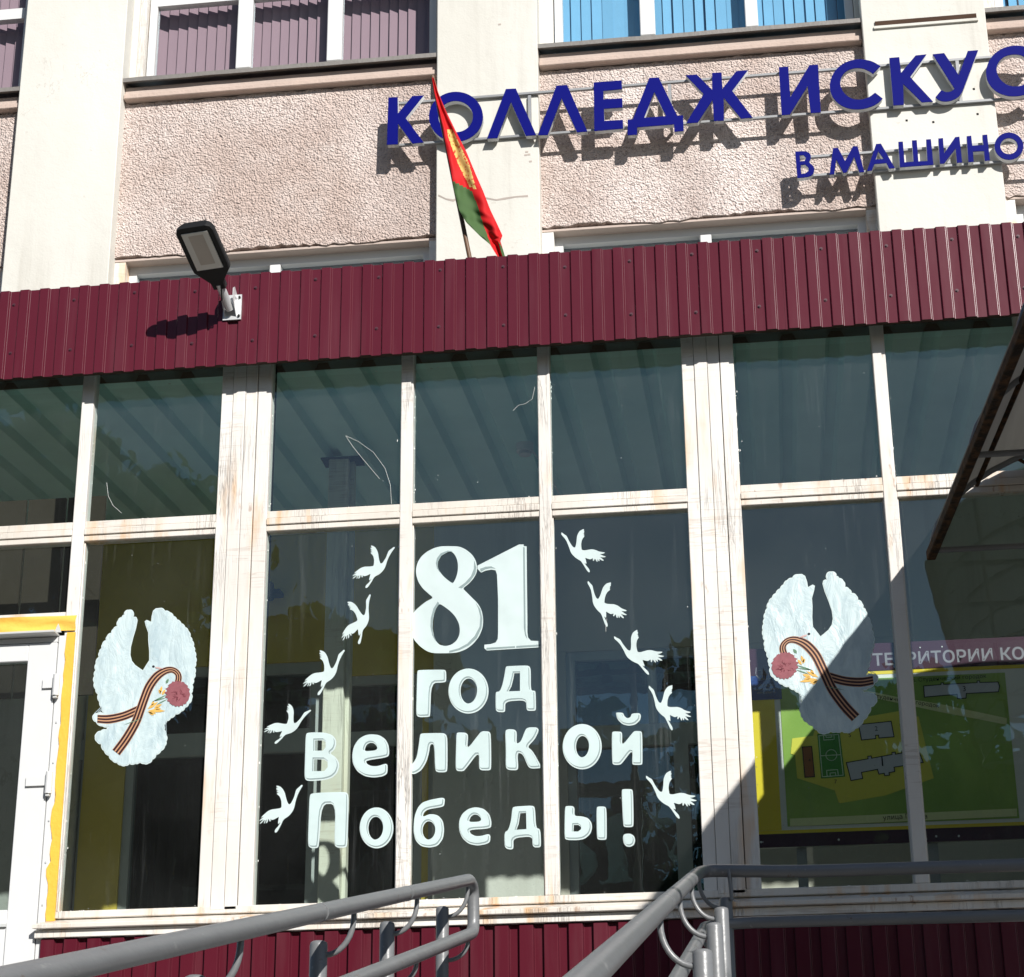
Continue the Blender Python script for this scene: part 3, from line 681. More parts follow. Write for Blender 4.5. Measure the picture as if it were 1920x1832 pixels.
for sgn in (1, -1):
    c_ = lx+lw*.5
    for pl in ([(0, .0), (.0, .07)], [(.018*sgn, .0), (.018*sgn, .055), (.036*sgn, .055)], [(.036*sgn, .005), (.055*sgn, .03), (.05*sgn, .07)], [(.0, .0), (.036*sgn, .005)]):
        for q in stroke([(c_+a, 1.415+b) for a, b in pl], .005): em.prism(q, ys-.006, ys-.0045)
part('emblem', em, M['btitle'], lb)
mx0, mx1 = BP(246, 800)[0], BP(1850, 1000)[0]
mz0, mz1 = BB+.115, zh-.045
mp = bx('map_sheet', mx0, mx1, ys-.002, YB+.003, mz0, mz1, M['bgreen'], bd)
def flat(name, pts, mat, lv, edge=None):
    W = [BP(*p) for p in pts]; o = link(name, sheet(name, [W], .0012, ys-.002-.0016*lv, mat), mp)
    if edge:
        e = MB()
        for q in stroke(W, edge, True): e.prism(q, ys-.002-.0016*lv-.0028, ys-.002-.0016*lv-.0018)
        part('outline', e, M['ink'], mp)
    return o
flat('street', [(790, 490), (1050, 545), (1330, 590), (1800, 690), (1800, 735), (1330, 645), (1050, 585), (790, 530)], M['bstreet'], 1)
flat('street', [(300, 1385), (1870, 1315), (1870, 1368), (300, 1440)], M['bstreet'], 1)
flat('campus', [(315, 830), (460, 812), (480, 740), (1060, 640), (1190, 680), (1295, 1105), (960, 1225), (640, 1280), (610, 1190), (350, 1105), (335, 945), (305, 935)], M['bsite'], 1)
flat('hall_plan', [(775, 735), (1000, 712), (1020, 820), (915, 828), (912, 808), (892, 810), (894, 832), (795, 842)], M['bgrey'], 2, .005)
flat('main_plan', [(690, 998), (840, 972), (838, 955), (862, 952), (864, 968), (1006, 942), (1005, 928), (1028, 925), (1030, 940), (1075, 932), (1073, 918), (1095, 915), (1190, 915), (1222, 997), (1020, 1030), (1024, 1060), (985, 1068), (988, 1085), (955, 1088), (952, 1072), (915, 1078), (905, 1045), (795, 1066), (803, 1108), (722, 1122)], M['bgrey'], 2, .005)
flat('upper_plan', [(1225, 468), (1345, 458), (1344, 447), (1362, 446), (1363, 457), (1595, 445), (1594, 433), (1612, 432), (1613, 444), (1740, 440), (1750, 470), (1742, 508), (1520, 520), (1518, 552), (1460, 555), (1456, 525), (1230, 545)], M['bgrey'], 2, .005)
flat('brown_plan', [(385, 890), (450, 886), (470, 1096), (403, 1100)], M['bbrown'], 2, .005)
flat('pitch', [(488, 800), (645, 790), (682, 1095), (515, 1108)], M['bpitch'], 2)
flat('small_plan', [(1058, 730), (1075, 728), (1078, 760), (1064, 762)], M['ink'], 2)
pl = MB()
def lineP(pts, close=False, w_=.0045):
    for q in stroke([BP(*p) for p in pts], w_, close): pl.prism(q, ys-.0072, ys-.0062)
lineP([(500, 812), (636, 803), (668, 1085), (524, 1096)], True); lineP([(511, 951), (651, 943)])
lineP([(586+38*math.cos(a*.3927), 946+38*math.sin(a*.3927)) for a in range(16)], True)
lineP([(532, 812), (534, 842), (606, 837), (604, 806)]); lineP([(548, 812), (550, 824), (590, 821), (588, 808)]); lineP([(557, 1090), (553, 1052), (630, 1046), (634, 1086)]); lineP([(578, 1086), (577, 1070), (614, 1067), (616, 1083)])
part('pitch_lines', pl, M['bline'], mp)
def num(ch, x, y, w_): q = BP(x, y); text('number', ch, q[0], q[1], ys-.0075, w_, M['ink'], mp, bold=.0)
num('2', 888, 778, .016); num('1', 936, 1022, .008); num('3', 1497, 505, .016); num('4', 428, 992, .012); num('5', 706, 822, .014); num('7', 608, 1142, .014)
q = BP(1120, 442); text('street_name', 'ул. Студенческий городок', q[0], q[1], ys-.0075, BP(1660, 420)[0]-q[0], M['ink'], mp, rot=.015)
q = BP(800, 535); text('street_name', 'ул. Студенческий городок', q[0], q[1], ys-.0075, BP(1342, 615)[0]-q[0], M['ink'], mp, rot=-.21)
q = BP(945, 1395); text('street_name', 'улица П', q[0], q[1], ys-.0075, BP(1128, 1385)[0]-q[0], M['ink'], mp, rot=.03)
q = BP(1230, 1385); text('street_name', 'а', q[0], q[1], ys-.0075, BP(1250, 1385)[0]-q[0], M['ink'], mp)
q = BP(875, 322); text('title', 'ТЕРРИТОРИИ КОЛЛЕДЖА', q[0], q[1]-.004, ys-.0055, (BP(1700, 300)[0]-q[0])*1.96, M['btitle'], hb, bold=.022)
for xx, zz in ((100, 1548), (637, 1531), (1312, 1508), (1468, 1506)): q = BP(xx, zz); part('screw', MB().tube([(q[0], ys-.004, q[1]), (q[0], ys-.009, q[1])], .006, 8), M['zinc'], fbn)
for xx, zz in ((1200, 202), (1352, 196), (560, 225)): q = BP(xx, zz); part('screw', MB().tube([(q[0], ys-.004, q[1]), (q[0], ys-.009, q[1])], .004, 8), M['zinc'], hb)

# ------------------------------------------------------------------ lettering on the college wall
LA = D-.20; BK = .05
def sign_letters(name, label, letters, rails, posts, ry):
    c = at(*letters[0][1][0][0], LA); t = thing(name, label, 'sign', (c.x, D, c.z))
    for ch, loops in letters:
        W = [px2w(l, LA) for l in loops]
        o = link('letter', sheet('letter', W, .006, LA+.006, M['blue']), t, label=f'letter {ch}')
        link('letter_return', sheet('letter_return', [inset(W[0], .001)]+[inset(h, -.001) for h in W[1:]], BK-.006, LA+BK, M['white']), o)
    for a, b in rails:
        p, q = at(*a, ry), at(*b, ry); z = (p.z+q.z)/2
        bx('rail', p.x, q.x, ry-.0125, ry+.0125, z-.009, z+.009, M['alu'], t)
    for a, b in posts:
        p, q = at(*a, ry), at(*b, ry); bx('upright', p.x-.012, p.x+.012, ry-.011, ry+.011, q.z, p.z, M['alu'], t)
        for z in (p.z-.02, q.z+.02): bx('wall_arm', p.x-.011, p.x+.011, ry+.0115, D+.01, z-.01, z+.01, M['alu'], t)
    return t
s1 = crop(700, 120, 5.333); s1b = crop(680, 0, 3.097); s2 = crop(1060, 100, 5.0526); s3 = crop(1420, 70, 3.84)
C_loop = [(887, 207), (830, 172), (760, 157), (690, 160), (620, 185), (560, 235), (525, 305), (520, 370), (540, 430), (590, 485), (660, 515), (735, 520), (810, 505), (870, 475), (902, 440), (848, 398), (800, 435), (735, 452), (670, 440), (620, 400), (595, 345), (600, 290), (640, 240), (700, 220), (760, 222), (800, 240), (833, 262)]
def smooth_open(l, lock):
    """rounds an outline except at the locked corners"""
    for _ in range(2):
        o = []; nl = set()
        for i, p in enumerate(l):
            if i in lock: nl.add(len(o)); o.append(p); continue
            a, b = l[i-1], l[(i+1) % len(l)]
            o += [(p[0]*.75+a[0]*.25, p[1]*.75+a[1]*.25), (p[0]*.75+b[0]*.25, p[1]*.75+b[1]*.25)]
        l, lock = o, nl
    return l
C1 = smooth_open(C_loop, {0, 14, 15, 26})
U1 = smooth_open([(1262, 122), (1345, 113), (1450, 272), (1515, 98), (1590, 92), (1500, 330), (1470, 410), (1420, 450), (1350, 465), (1300, 450), (1283, 430), (1325, 380), (1365, 398), (1405, 385), (1420, 370)], {0, 1, 2, 3, 4, 10, 11, 14})
C2 = [(1645+(x-520)*1.013, 58+(y-157)*1.013) for x, y in C1]
big = [('К', [s1([(150, 335), (243, 330), (245, 495), (390, 320), (503, 313), (322, 540), (503, 783), (390, 795), (247, 595), (245, 802), (135, 806)])]),
       ('О', [s1(ellipse(826, 526, 270, 249, 48)), s1(ellipse(823, 525, 173, 157, 48))]),
       ('Л', [s1([(1325, 250), (1425, 245), (1628, 710), (1525, 718), (1375, 380), (1240, 740), (1137, 745)])]),
       ('Л', [s1b([(1125, 497), (1187, 493), (1305, 763), (1245, 768), (1155, 570), (1075, 783), (1018, 785)])]),
       ('Е', [s2([(268, 275), (533, 255), (538, 338), (360, 355), (362, 435), (540, 425), (542, 512), (365, 525), (370, 640), (545, 630), (548, 712), (275, 735)])]),
       ('Д', [s2([(795, 232), (885, 228), (1060, 590), (1115, 588), (1122, 735), (1032, 742), (1030, 672), (680, 700), (680, 770), (590, 775), (590, 628), (640, 625)]), s2([(843, 365), (955, 595), (745, 610)])]),
       ('Ж', [s2([(1140, 208), (1245, 200), (1390, 345), (1390, 185), (1480, 180), (1488, 335), (1620, 168), (1730, 158), (1580, 355), (1775, 608), (1665, 618), (1500, 420), (1502, 635), (1408, 640), (1395, 440), (1255, 655), (1145, 662), (1310, 385)])]),
       ('И', [s3([(155, 215), (222, 210), (238, 430), (375, 200), (437, 195), (457, 540), (385, 545), (362, 350), (235, 555), (175, 560)])]),
       ('С', [s3(C1)]),
       ('К', [s3([(950, 148), (1022, 142), (1035, 255), (1140, 130), (1218, 122), (1100, 285), (1265, 462), (1185, 468), (1050, 335), (1055, 485), (980, 490)])]),
       ('У', [s3(U1)]), ('С', [s3(C2)])]
RY = LA+BK+.014
sign_letters('college_sign', 'row of large blue letters КОЛЛЕДЖ ИСКУС standing off the pink wall', big, [((745, 195), (1960, 100)), ((745, 272), (1960, 182))], [((993, 180), (995, 256)), ((1255, 159), (1260, 237)), ((1794, 113), (1797, 195))], RY)
Bw = smooth_open([(272, 822), (345, 818), (380, 835), (388, 865), (372, 900), (405, 925), (412, 960), (395, 995), (350, 1008), (288, 1012)], {0, 4, 9})
small = [('В', [s3(Bw), s3([(305, 850), (335, 848), (350, 868), (340, 890), (308, 893)]), s3([(312, 918), (345, 915), (368, 938), (368, 962), (345, 980), (316, 983)])]),
         ('М', [s3([(545, 797), (580, 795), (632, 890), (688, 785), (722, 784), (770, 968), (735, 972), (697, 860), (643, 972), (620, 975), (568, 878), (553, 985), (520, 988)])]),
         ('А', [s3([(855, 768), (890, 765), (990, 940), (950, 945), (930, 905), (842, 912), (825, 958), (790, 962)]), s3([(870, 820), (910, 875), (852, 880)])]),
         ('Ш', [s3([(1015, 752), (1048, 750), (1060, 900), (1125, 895), (1113, 742), (1148, 740), (1160, 893), (1225, 890), (1215, 735), (1250, 733), (1268, 917), (1027, 935)])]),
         ('И', [s3([(1303, 728), (1337, 725), (1345, 835), (1425, 718), (1455, 715), (1475, 900), (1438, 903), (1428, 800), (1345, 908), (1315, 910)])]),
         ('Н', [s3([(1507, 712), (1540, 708), (1548, 780), (1628, 775), (1620, 703), (1655, 700), (1675, 885), (1638, 888), (1632, 818), (1552, 822), (1558, 895), (1520, 897)])]),
         ('О', [s3(ellipse(1812, 783, 104, 98, 40)), s3(ellipse(1812, 783, 62, 58, 40))])]
sign_letters('faculty_sign', 'row of small blue letters В МАШИНО hung below the large lettering', small, [((1500, 297), (1960, 262)), ((1500, 330), (1960, 300))], [((1776, 276), (1778, 308))], RY)

# ------------------------------------------------------------------ flag on the porch roof
fp0 = at(884, 500, .12); fp1 = at(811, 143, .12)
fg = thing('flag', 'furled red and green flag with gold ornament on a leaning brown pole above the fascia', 'flag', (fp0.x, .12, 3.42))
base = fp0+(fp0-fp1)*.12
part('pole', MB().tube([base, fp1], .013, 12), M['pole'], fg, smooth=40)
f1 = crop(680, 0, 3.097)
Lf = f1([(402, 450), (415, 540), (440, 640), (468, 760), (490, 880), (518, 1020), (532, 1110), (560, 1220), (600, 1290), (680, 1370), (740, 1420), (785, 1495)])
Rf = f1([(412, 450), (440, 540), (482, 640), (540, 760), (602, 880), (660, 1020), (700, 1110), (742, 1220), (776, 1290), (812, 1368), (800, 1400), (830, 1500)])
def poly_in(p, poly):
    x, y = p; c = False
    for i in range(len(poly)):
        (x1, y1), (x2, y2) = poly[i-1], poly[i]
        if (y1 > y) != (y2 > y) and x < (x2-x1)*(y-y1)/(y2-y1)+x1: c = not c
    return c
greenP = f1([(500, 1040), (555, 1068), (632, 1108), (662, 1180), (690, 1270), (715, 1340), (745, 1425), (680, 1500), (500, 1300)])
tailP = f1([(790, 1405), (812, 1440), (835, 1510), (820, 1510), (795, 1440)])
goldP = f1([(488, 745), (520, 750), (568, 850), (618, 950), (660, 1100), (622, 1085), (572, 990), (530, 890), (498, 800)])
NV, NU = 90, 44
fm = MB()
def interp(L, t):
    k = t*(len(L)-1); i = min(int(k), len(L)-2); f_ = k-i; return (L[i][0]*(1-f_)+L[i+1][0]*f_, L[i][1]*(1-f_)+L[i+1][1]*f_)
cells = []
for v in range(NV+1):
    t = v/NV; a, b = interp(Lf, t), interp(Rf, t)
    for u_ in range(NU+1):
        s = u_/NU; px = a[0]+(b[0]-a[0])*s; py = a[1]+(b[1]-a[1])*s
        amp = .004+.013*t
        y = .10-amp*(.9*math.sin(s*math.pi*2.6+.4+t*.6)+.5*math.sin(s*9+2*t))-.03*t+.006*math.sin(t*40+s*14)*t+.004*math.sin(t*75-s*9)*t
        cells.append((px, py)); fm.v.append(tuple(at(px, py, y)))
for v in range(NV):
    for u_ in range(NU):
        i = v*(NU+1)+u_; c_ = ((cells[i][0]+cells[i+NU+2][0])/2, (cells[i][1]+cells[i+NU+2][1])/2)
        fm.f.append((i, i+1, i+NU+2, i+NU+1)); fm.mi.append(1 if poly_in(c_, greenP) or poly_in(c_, tailP) else 2 if poly_in(c_, goldP) else 0)
part('cloth', fm, [M['red'], M['green'], M['gold']], fg, smooth=80)

# ------------------------------------------------------------------ lamp bracketed to the fascia
lt = thing('street_lamp', 'black rectangular street lamp head tilted up on a white bracket on the maroon fascia', 'lamp', (-.20, -.17, 3.30))
tip = Vector((-.292, -.70, 3.562)); neck = at(413, 540, -.33)
ax = (tip-neck); Ln = ax.length; ax.normalize()
wd = Vector((1, 0, 0)); wd = (wd-ax*wd.dot(ax)).normalized(); nn = wd.cross(ax).normalized()
if nn.z > 0: nn = -nn
wd = (wd+nn*.10).normalized(); nn = (nn-wd*nn.dot(wd)).normalized()
def LP(a, b, c): return neck+ax*(a*Ln)+wd*b+nn*c
prof = [(0, .036), (.10, .038), (.20, .072), (.30, .108), (.40, .112), (.92, .112), (.975, .102), (1.0, .078)]
hm = MB(); R_ = [LP(a, w_, 0) for a, w_ in prof]; L_ = [LP(a, -w_, 0) for a, w_ in reversed(prof)]
ring = [(a, w_) for a, w_ in prof]+[(a, -w_) for a, w_ in reversed(prof)]; n = len(ring)
lv = [(.000, 1.0), (.012, .97), (-.028, .97), (-.042, .80)]
vs_ = [LP(a if True else 0, w_*k_, c_) for c_, k_ in lv for a, w_ in ring]
fs_ = [(j*n+i, j*n+(i+1) % n, jj*n+(i+1) % n, jj*n+i) for j, jj in ((1, 0), (0, 2), (2, 3)) for i in range(n)]
fs_ += [tuple(1*n+i for i in range(n)), tuple(3*n+i for i in reversed(range(n)))]
part('lamp_head', hm.add(vs_, fs_), M['black'], lt)
le = MB(); q4 = [LP(a, b, .0125) for a, b in ((.34, -.078), (.34, .078), (.92, .078), (.92, -.078))]; q5 = [p+nn*.006 for p in q4]
part('diffuser', le.add(q5+q4, [(0, 1, 2, 3), (0, 4, 5, 1), (1, 5, 6, 2), (2, 6, 7, 3), (3, 7, 4, 0)]), M['lens'], lt)
part('inner_reflector', MB().add([LP(a, b, .0195) for a, b in ((.42, -.042), (.42, .046), (.88, .046), (.88, -.042))], [(0, 1, 2, 3)]), simple('reflector_print', (.58, .52, .45), .4, .4), lt)
wallp = Vector((-.205, -.17, 3.285))
part('arm', MB().tube([LP(.06, 0, -.008), LP(-.12, 0, -.008), wallp+Vector((-.01, -.085, .05)), wallp+Vector((0, -.03, .012))], .024, 14), M['zinc'], lt, smooth=40)
part('cable', MB().tube([LP(.05, .02, .02), LP(-.14, -.005, .034), LP(-.2, -.035, .01)], .004, 6), M['black'], lt)
br = bx('bracket_plate', wallp.x-.045, wallp.x+.060, -.176, -.170, 3.245, 3.400, M['zinc'], lt)
for sx in (-.034, .030):
    part('bracket_cheek', MB().add([(wallp.x+sx, -.176, 3.262), (wallp.x+sx, -.176, 3.395), (wallp.x+sx, -.235, 3.42), (wallp.x+sx, -.262, 3.40), (wallp.x+sx, -.262, 3.335)] +
         [(wallp.x+sx+.004, -.176, 3.262), (wallp.x+sx+.004, -.176, 3.395), (wallp.x+sx+.004, -.235, 3.42), (wallp.x+sx+.004, -.262, 3.40), (wallp.x+sx+.004, -.262, 3.335)],
         [(0, 1, 2, 3, 4), (9, 8, 7, 6, 5)]+[(i, 5+i, 5+(i+1) % 5, (i+1) % 5) for i in range(5)]), M['zinc'], br)
for z in (3.265, 3.38): part('bolt', MB().tube([(wallp.x+.048, -.176, z), (wallp.x+.048, -.186, z)], .007, 8), M['black'], br)
part('wall_pad', MB().box(wallp.x-.040, wallp.x+.055, -.1695, -.151, 3.25, 3.395), M['zinc'], br)

# ------------------------------------------------------------------ cut-out decals on the glass
GY = .037
G1 = 'white paper letters taped inside the porch glass'
cA = crop(760, 1010, 7.385); cB = crop(760, 1230, 7.385); cC = crop(560, 1350, 4.174); cD = crop(1040, 1320, 6.543)
def decal(name, label, cat, loops, group, off=2.6, sh=(1.7, 1.9), extra=None):
    W = [px2w(l, GY) for l in loops]
    o = link(name, sheet(name, W, .0012, GY-.0005, M['rim']), None); tag(o, label, cat, group)
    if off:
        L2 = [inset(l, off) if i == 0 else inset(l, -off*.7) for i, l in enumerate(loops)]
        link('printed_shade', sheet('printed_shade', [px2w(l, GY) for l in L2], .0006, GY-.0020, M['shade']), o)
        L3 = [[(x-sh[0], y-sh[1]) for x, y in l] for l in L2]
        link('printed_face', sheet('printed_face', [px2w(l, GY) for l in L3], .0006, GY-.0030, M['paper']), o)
    for e in (extra or []): link('printed_shade', sheet('printed_shade', [px2w(e, GY)], .0006, GY-.0020, M['shade']), o)
    return o
R2 = lambda l: chaikin(l, 2, .20)
eight = [(590, 105), (740, 108), (830, 145), (920, 215), (975, 300), (997, 400), (985, 480), (940, 560), (870, 635), (795, 690), (850, 745), (930, 825), (1010, 905), (1060, 1000), (1080, 1120), (1070, 1240), (1020, 1360), (940, 1460), (840, 1535), (720, 1578), (600, 1588), (380, 1588), (290, 1555), (200, 1490), (120, 1400), (75, 1300), (65, 1200), (75, 1090), (125, 1010), (200, 940), (290, 870), (390, 820), (330, 770), (240, 690), (180, 600), (150, 500), (148, 420), (170, 330), (220, 250), (300, 180), (400, 130), (490, 108)]
e1 = [(590, 185), (640, 180), (680, 215), (715, 280), (730, 360), (728, 450), (705, 540), (660, 625), (600, 585), (530, 525), (480, 465), (450, 400), (445, 340), (465, 280), (510, 220)]
e2 = [(475, 900), (560, 955), (640, 1020), (700, 1090), (745, 1180), (757, 1270), (748, 1340), (710, 1415), (640, 1470), (560, 1490), (480, 1475), (430, 1430), (395, 1350), (378, 1250), (380, 1140), (400, 1040), (435, 950)]
sh8 = [[(955, 300), (985, 400), (970, 490), (900, 590), (785, 690), (735, 680), (830, 610), (910, 520), (950, 420)], [(975, 890), (1040, 980), (1068, 1110), (1055, 1240), (990, 1380), (880, 1480), (750, 1545), (610, 1580), (610, 1555), (740, 1520), (860, 1455), (960, 1350), (1030, 1220), (1040, 1080), (1010, 960)],
       [(590, 168), (655, 178), (590, 188), (500, 240), (455, 320), (450, 400), (480, 470), (440, 410), (425, 340), (440, 270), (490, 205)], [(450, 872), (472, 898), (418, 990), (388, 1080), (376, 1180), (383, 1310), (423, 1430), (375, 1340), (350, 1220), (355, 1100), (390, 970)]]
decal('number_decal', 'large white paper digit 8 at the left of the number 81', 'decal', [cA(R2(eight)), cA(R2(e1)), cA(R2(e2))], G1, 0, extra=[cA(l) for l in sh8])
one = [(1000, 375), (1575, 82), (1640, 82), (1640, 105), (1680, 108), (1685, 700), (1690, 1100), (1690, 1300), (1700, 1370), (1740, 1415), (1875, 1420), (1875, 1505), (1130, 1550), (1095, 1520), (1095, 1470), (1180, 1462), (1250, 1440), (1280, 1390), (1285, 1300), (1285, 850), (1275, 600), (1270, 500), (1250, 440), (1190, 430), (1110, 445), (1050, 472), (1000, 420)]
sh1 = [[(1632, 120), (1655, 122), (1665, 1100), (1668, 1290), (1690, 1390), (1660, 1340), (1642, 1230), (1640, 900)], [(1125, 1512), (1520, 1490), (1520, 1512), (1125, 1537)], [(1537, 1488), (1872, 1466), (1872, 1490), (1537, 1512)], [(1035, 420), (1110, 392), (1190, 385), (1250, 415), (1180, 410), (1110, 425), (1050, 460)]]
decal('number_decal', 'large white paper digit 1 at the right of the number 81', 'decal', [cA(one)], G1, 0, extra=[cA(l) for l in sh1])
DL = [
 ('г', 'first letter of the word ГОД below the number', [cB(R2([(165, 215), (185, 195), (540, 190), (565, 210), (568, 345), (545, 368), (360, 375), (345, 830), (325, 845), (185, 850), (150, 810), (158, 500)]))]),
 ('о', 'round middle letter of the word ГОД below the number', [cB(ellipse(875, 487, 278, 312, 48)), cB(ellipse(880, 487, 115, 175, 36))]),
 ('д', 'last letter of the word ГОД, below the digit 1', [cB(R2([(1390, 155), (1410, 142), (1690, 132), (1725, 150), (1738, 200), (1738, 478), (1790, 482), (1805, 500), (1810, 740), (1795, 760), (1700, 762), (1678, 735), (1670, 612), (1385, 630), (1383, 765), (1365, 780), (1280, 778), (1250, 745), (1250, 510), (1265, 498), (1310, 492), (1345, 400), (1370, 280)])), cB([(1510, 240), (1592, 238), (1592, 492), (1425, 500), (1470, 420), (1495, 320)])]),
 ('В', 'first letter of the word ВЕЛИКОЙ, just above the П', [cC(R2([(55, 115), (75, 98), (200, 98), (260, 115), (292, 150), (295, 195), (280, 235), (245, 262), (290, 290), (315, 330), (318, 370), (300, 420), (260, 455), (200, 472), (70, 480), (45, 455), (50, 300)])), cC([(128, 160), (195, 160), (212, 175), (212, 220), (195, 242), (128, 245)]), cC([(122, 308), (200, 310), (228, 330), (228, 375), (205, 402), (118, 405)])]),
 ('е', 'second letter of the word ВЕЛИКОЙ, beside the В', [cC(R2([(565, 112), (630, 118), (680, 150), (705, 200), (710, 260), (700, 292), (525, 318), (535, 345), (570, 362), (620, 362), (680, 342), (697, 350), (695, 420), (660, 442), (590, 452), (520, 442), (460, 405), (425, 345), (418, 280), (430, 210), (470, 150), (520, 120)])), cC(R2([(512, 248), (618, 240), (612, 205), (590, 182), (560, 178), (530, 195)]))]),
 ('л', 'third letter of the word ВЕЛИКОЙ, with a curled left foot', [cC(R2([(950, 115), (965, 105), (1130, 102), (1155, 115), (1165, 150), (1165, 395), (1150, 410), (1090, 410), (1068, 395), (1062, 190), (1030, 190), (1020, 260), (1000, 330), (960, 395), (915, 422), (885, 425), (875, 400), (875, 355), (900, 335), (925, 290), (940, 200)]))]),
 ('и', 'fourth letter of the word ВЕЛИКОЙ, between Л and К', [cC(R2([(1235, 105), (1250, 98), (1310, 100), (1328, 120), (1318, 235), (1420, 100), (1440, 88), (1490, 90), (1505, 110), (1508, 380), (1495, 395), (1430, 395), (1412, 380), (1412, 245), (1300, 395), (1280, 402), (1240, 400), (1228, 375), (1232, 200)]))]),
 ('к', 'fifth letter of the word ВЕЛИКОЙ, against the mullion', [cC(R2([(1615, 85), (1640, 72), (1690, 75), (1708, 95), (1705, 190), (1740, 170), (1775, 75), (1800, 58), (1865, 58), (1882, 80), (1850, 150), (1790, 212), (1830, 240), (1900, 365), (1890, 378), (1820, 382), (1795, 365), (1755, 268), (1712, 255), (1720, 380), (1705, 395), (1640, 392), (1620, 370), (1622, 230)]))]),
 ('о', 'sixth letter of the word ВЕЛИКОЙ, a round O in the right pane', [cD(ellipse(338, 525, 240, 278, 48)), cD(ellipse(342, 525, 80, 132, 36))]),
 ('П', 'first letter of the bottom word ПОБЕДЫ, tall and square', [cC(R2([(85, 595), (105, 572), (365, 562), (388, 580), (392, 640), (382, 985), (365, 1000), (300, 1000), (278, 975), (290, 655), (180, 660), (160, 990), (140, 1005), (90, 1002), (72, 975), (80, 750)]))]),
 ('о', 'second letter of the bottom word ПОБЕДЫ, beside the П', [cC(ellipse(610, 845, 132, 160, 48)), cC(ellipse(604, 848, 58, 90, 36))]),
 ('б', 'third letter of the bottom word ПОБЕДЫ, with a raised flag stroke', [cC(R2([(1145, 615), (1140, 670), (1120, 682), (1010, 700), (980, 725), (970, 760), (1030, 735), (1090, 745), (1130, 790), (1140, 860), (1130, 930), (1090, 985), (1030, 1000), (960, 990), (915, 945), (898, 870), (905, 760), (930, 690), (970, 645), (1030, 625), (1120, 608)])), cC(ellipse(1020, 865, 50, 72, 32))]),
 ('е', 'fourth letter of the bottom word ПОБЕДЫ, between Б and Д', [cC(R2([(1385, 682), (1450, 695), (1495, 740), (1510, 800), (1505, 850), (1335, 860), (1345, 890), (1385, 910), (1430, 908), (1485, 892), (1502, 905), (1498, 955), (1470, 972), (1400, 985), (1330, 970), (1280, 925), (1255, 860), (1255, 790), (1280, 735), (1330, 695)])), cC(R2([(1330, 800), (1430, 798), (1425, 765), (1400, 742), (1370, 740), (1345, 760)]))]),
 ('д', 'fifth letter of the bottom word ПОБЕДЫ, against the mullion', [cC(R2([(1672, 690), (1690, 678), (1830, 670), (1850, 685), (1858, 845), (1892, 855), (1898, 985), (1885, 998), (1845, 998), (1830, 980), (1828, 910), (1680, 925), (1682, 1005), (1665, 1015), (1630, 1010), (1612, 990), (1610, 880), (1640, 865), (1662, 790)])), cC([(1735, 730), (1782, 728), (1785, 858), (1702, 865), (1722, 815)])]),
]
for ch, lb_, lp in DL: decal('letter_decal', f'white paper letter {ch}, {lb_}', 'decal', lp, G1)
yi = decal('letter_decal', 'white paper letter й with its curved breve, last of the word ВЕЛИКОЙ', 'decal', [cD(R2([(700, 355), (720, 338), (810, 340), (830, 360), (825, 520), (960, 350), (985, 332), (1060, 335), (1075, 360), (1078, 730), (1065, 748), (965, 748), (950, 730), (955, 560), (830, 725), (800, 748), (725, 748), (705, 725)])), ], G1)
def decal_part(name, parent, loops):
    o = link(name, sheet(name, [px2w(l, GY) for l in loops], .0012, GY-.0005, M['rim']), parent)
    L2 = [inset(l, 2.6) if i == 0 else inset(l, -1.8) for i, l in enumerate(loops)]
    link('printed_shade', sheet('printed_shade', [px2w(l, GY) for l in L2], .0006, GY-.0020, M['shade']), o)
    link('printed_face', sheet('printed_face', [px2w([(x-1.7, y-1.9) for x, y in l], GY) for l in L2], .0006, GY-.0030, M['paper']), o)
decal_part('breve', yi, [cD(R2([(750, 115), (765, 105), (840, 108), (855, 150), (890, 178), (930, 165), (945, 118), (1040, 112), (1060, 140), (1050, 200), (990, 255), (910, 270), (830, 250), (770, 190)]))])
yy = decal('letter_decal', 'white paper letter ы in two pieces, last of the bottom word ПОБЕДЫ', 'decal', [cD(R2([(125, 1265), (150, 1252), (220, 1252), (245, 1275), (242, 1375), (330, 1378), (410, 1400), (455, 1460), (460, 1530), (435, 1600), (370, 1655), (290, 1672), (150, 1670), (120, 1645)])), cD([(235, 1485), (290, 1485), (325, 1510), (325, 1545), (295, 1568), (230, 1570)])], G1)
decal_part('right_bar', yy, [cD(R2([(512, 1275), (535, 1258), (610, 1258), (637, 1280), (640, 1650), (625, 1668), (540, 1668), (518, 1645)]))])
ex = decal('exclamation_mark', 'white paper exclamation mark at the end of the bottom word', 'decal', [cD(R2([(820, 1060), (840, 1045), (940, 1045), (962, 1065), (970, 1490), (950, 1512), (860, 1512), (840, 1490)]))], G1)
decal_part('dot', ex, [cD(R2([(835, 1625), (860, 1595), (930, 1590), (975, 1620), (990, 1670), (975, 1730), (930, 1755), (880, 1750), (845, 1710)]))])

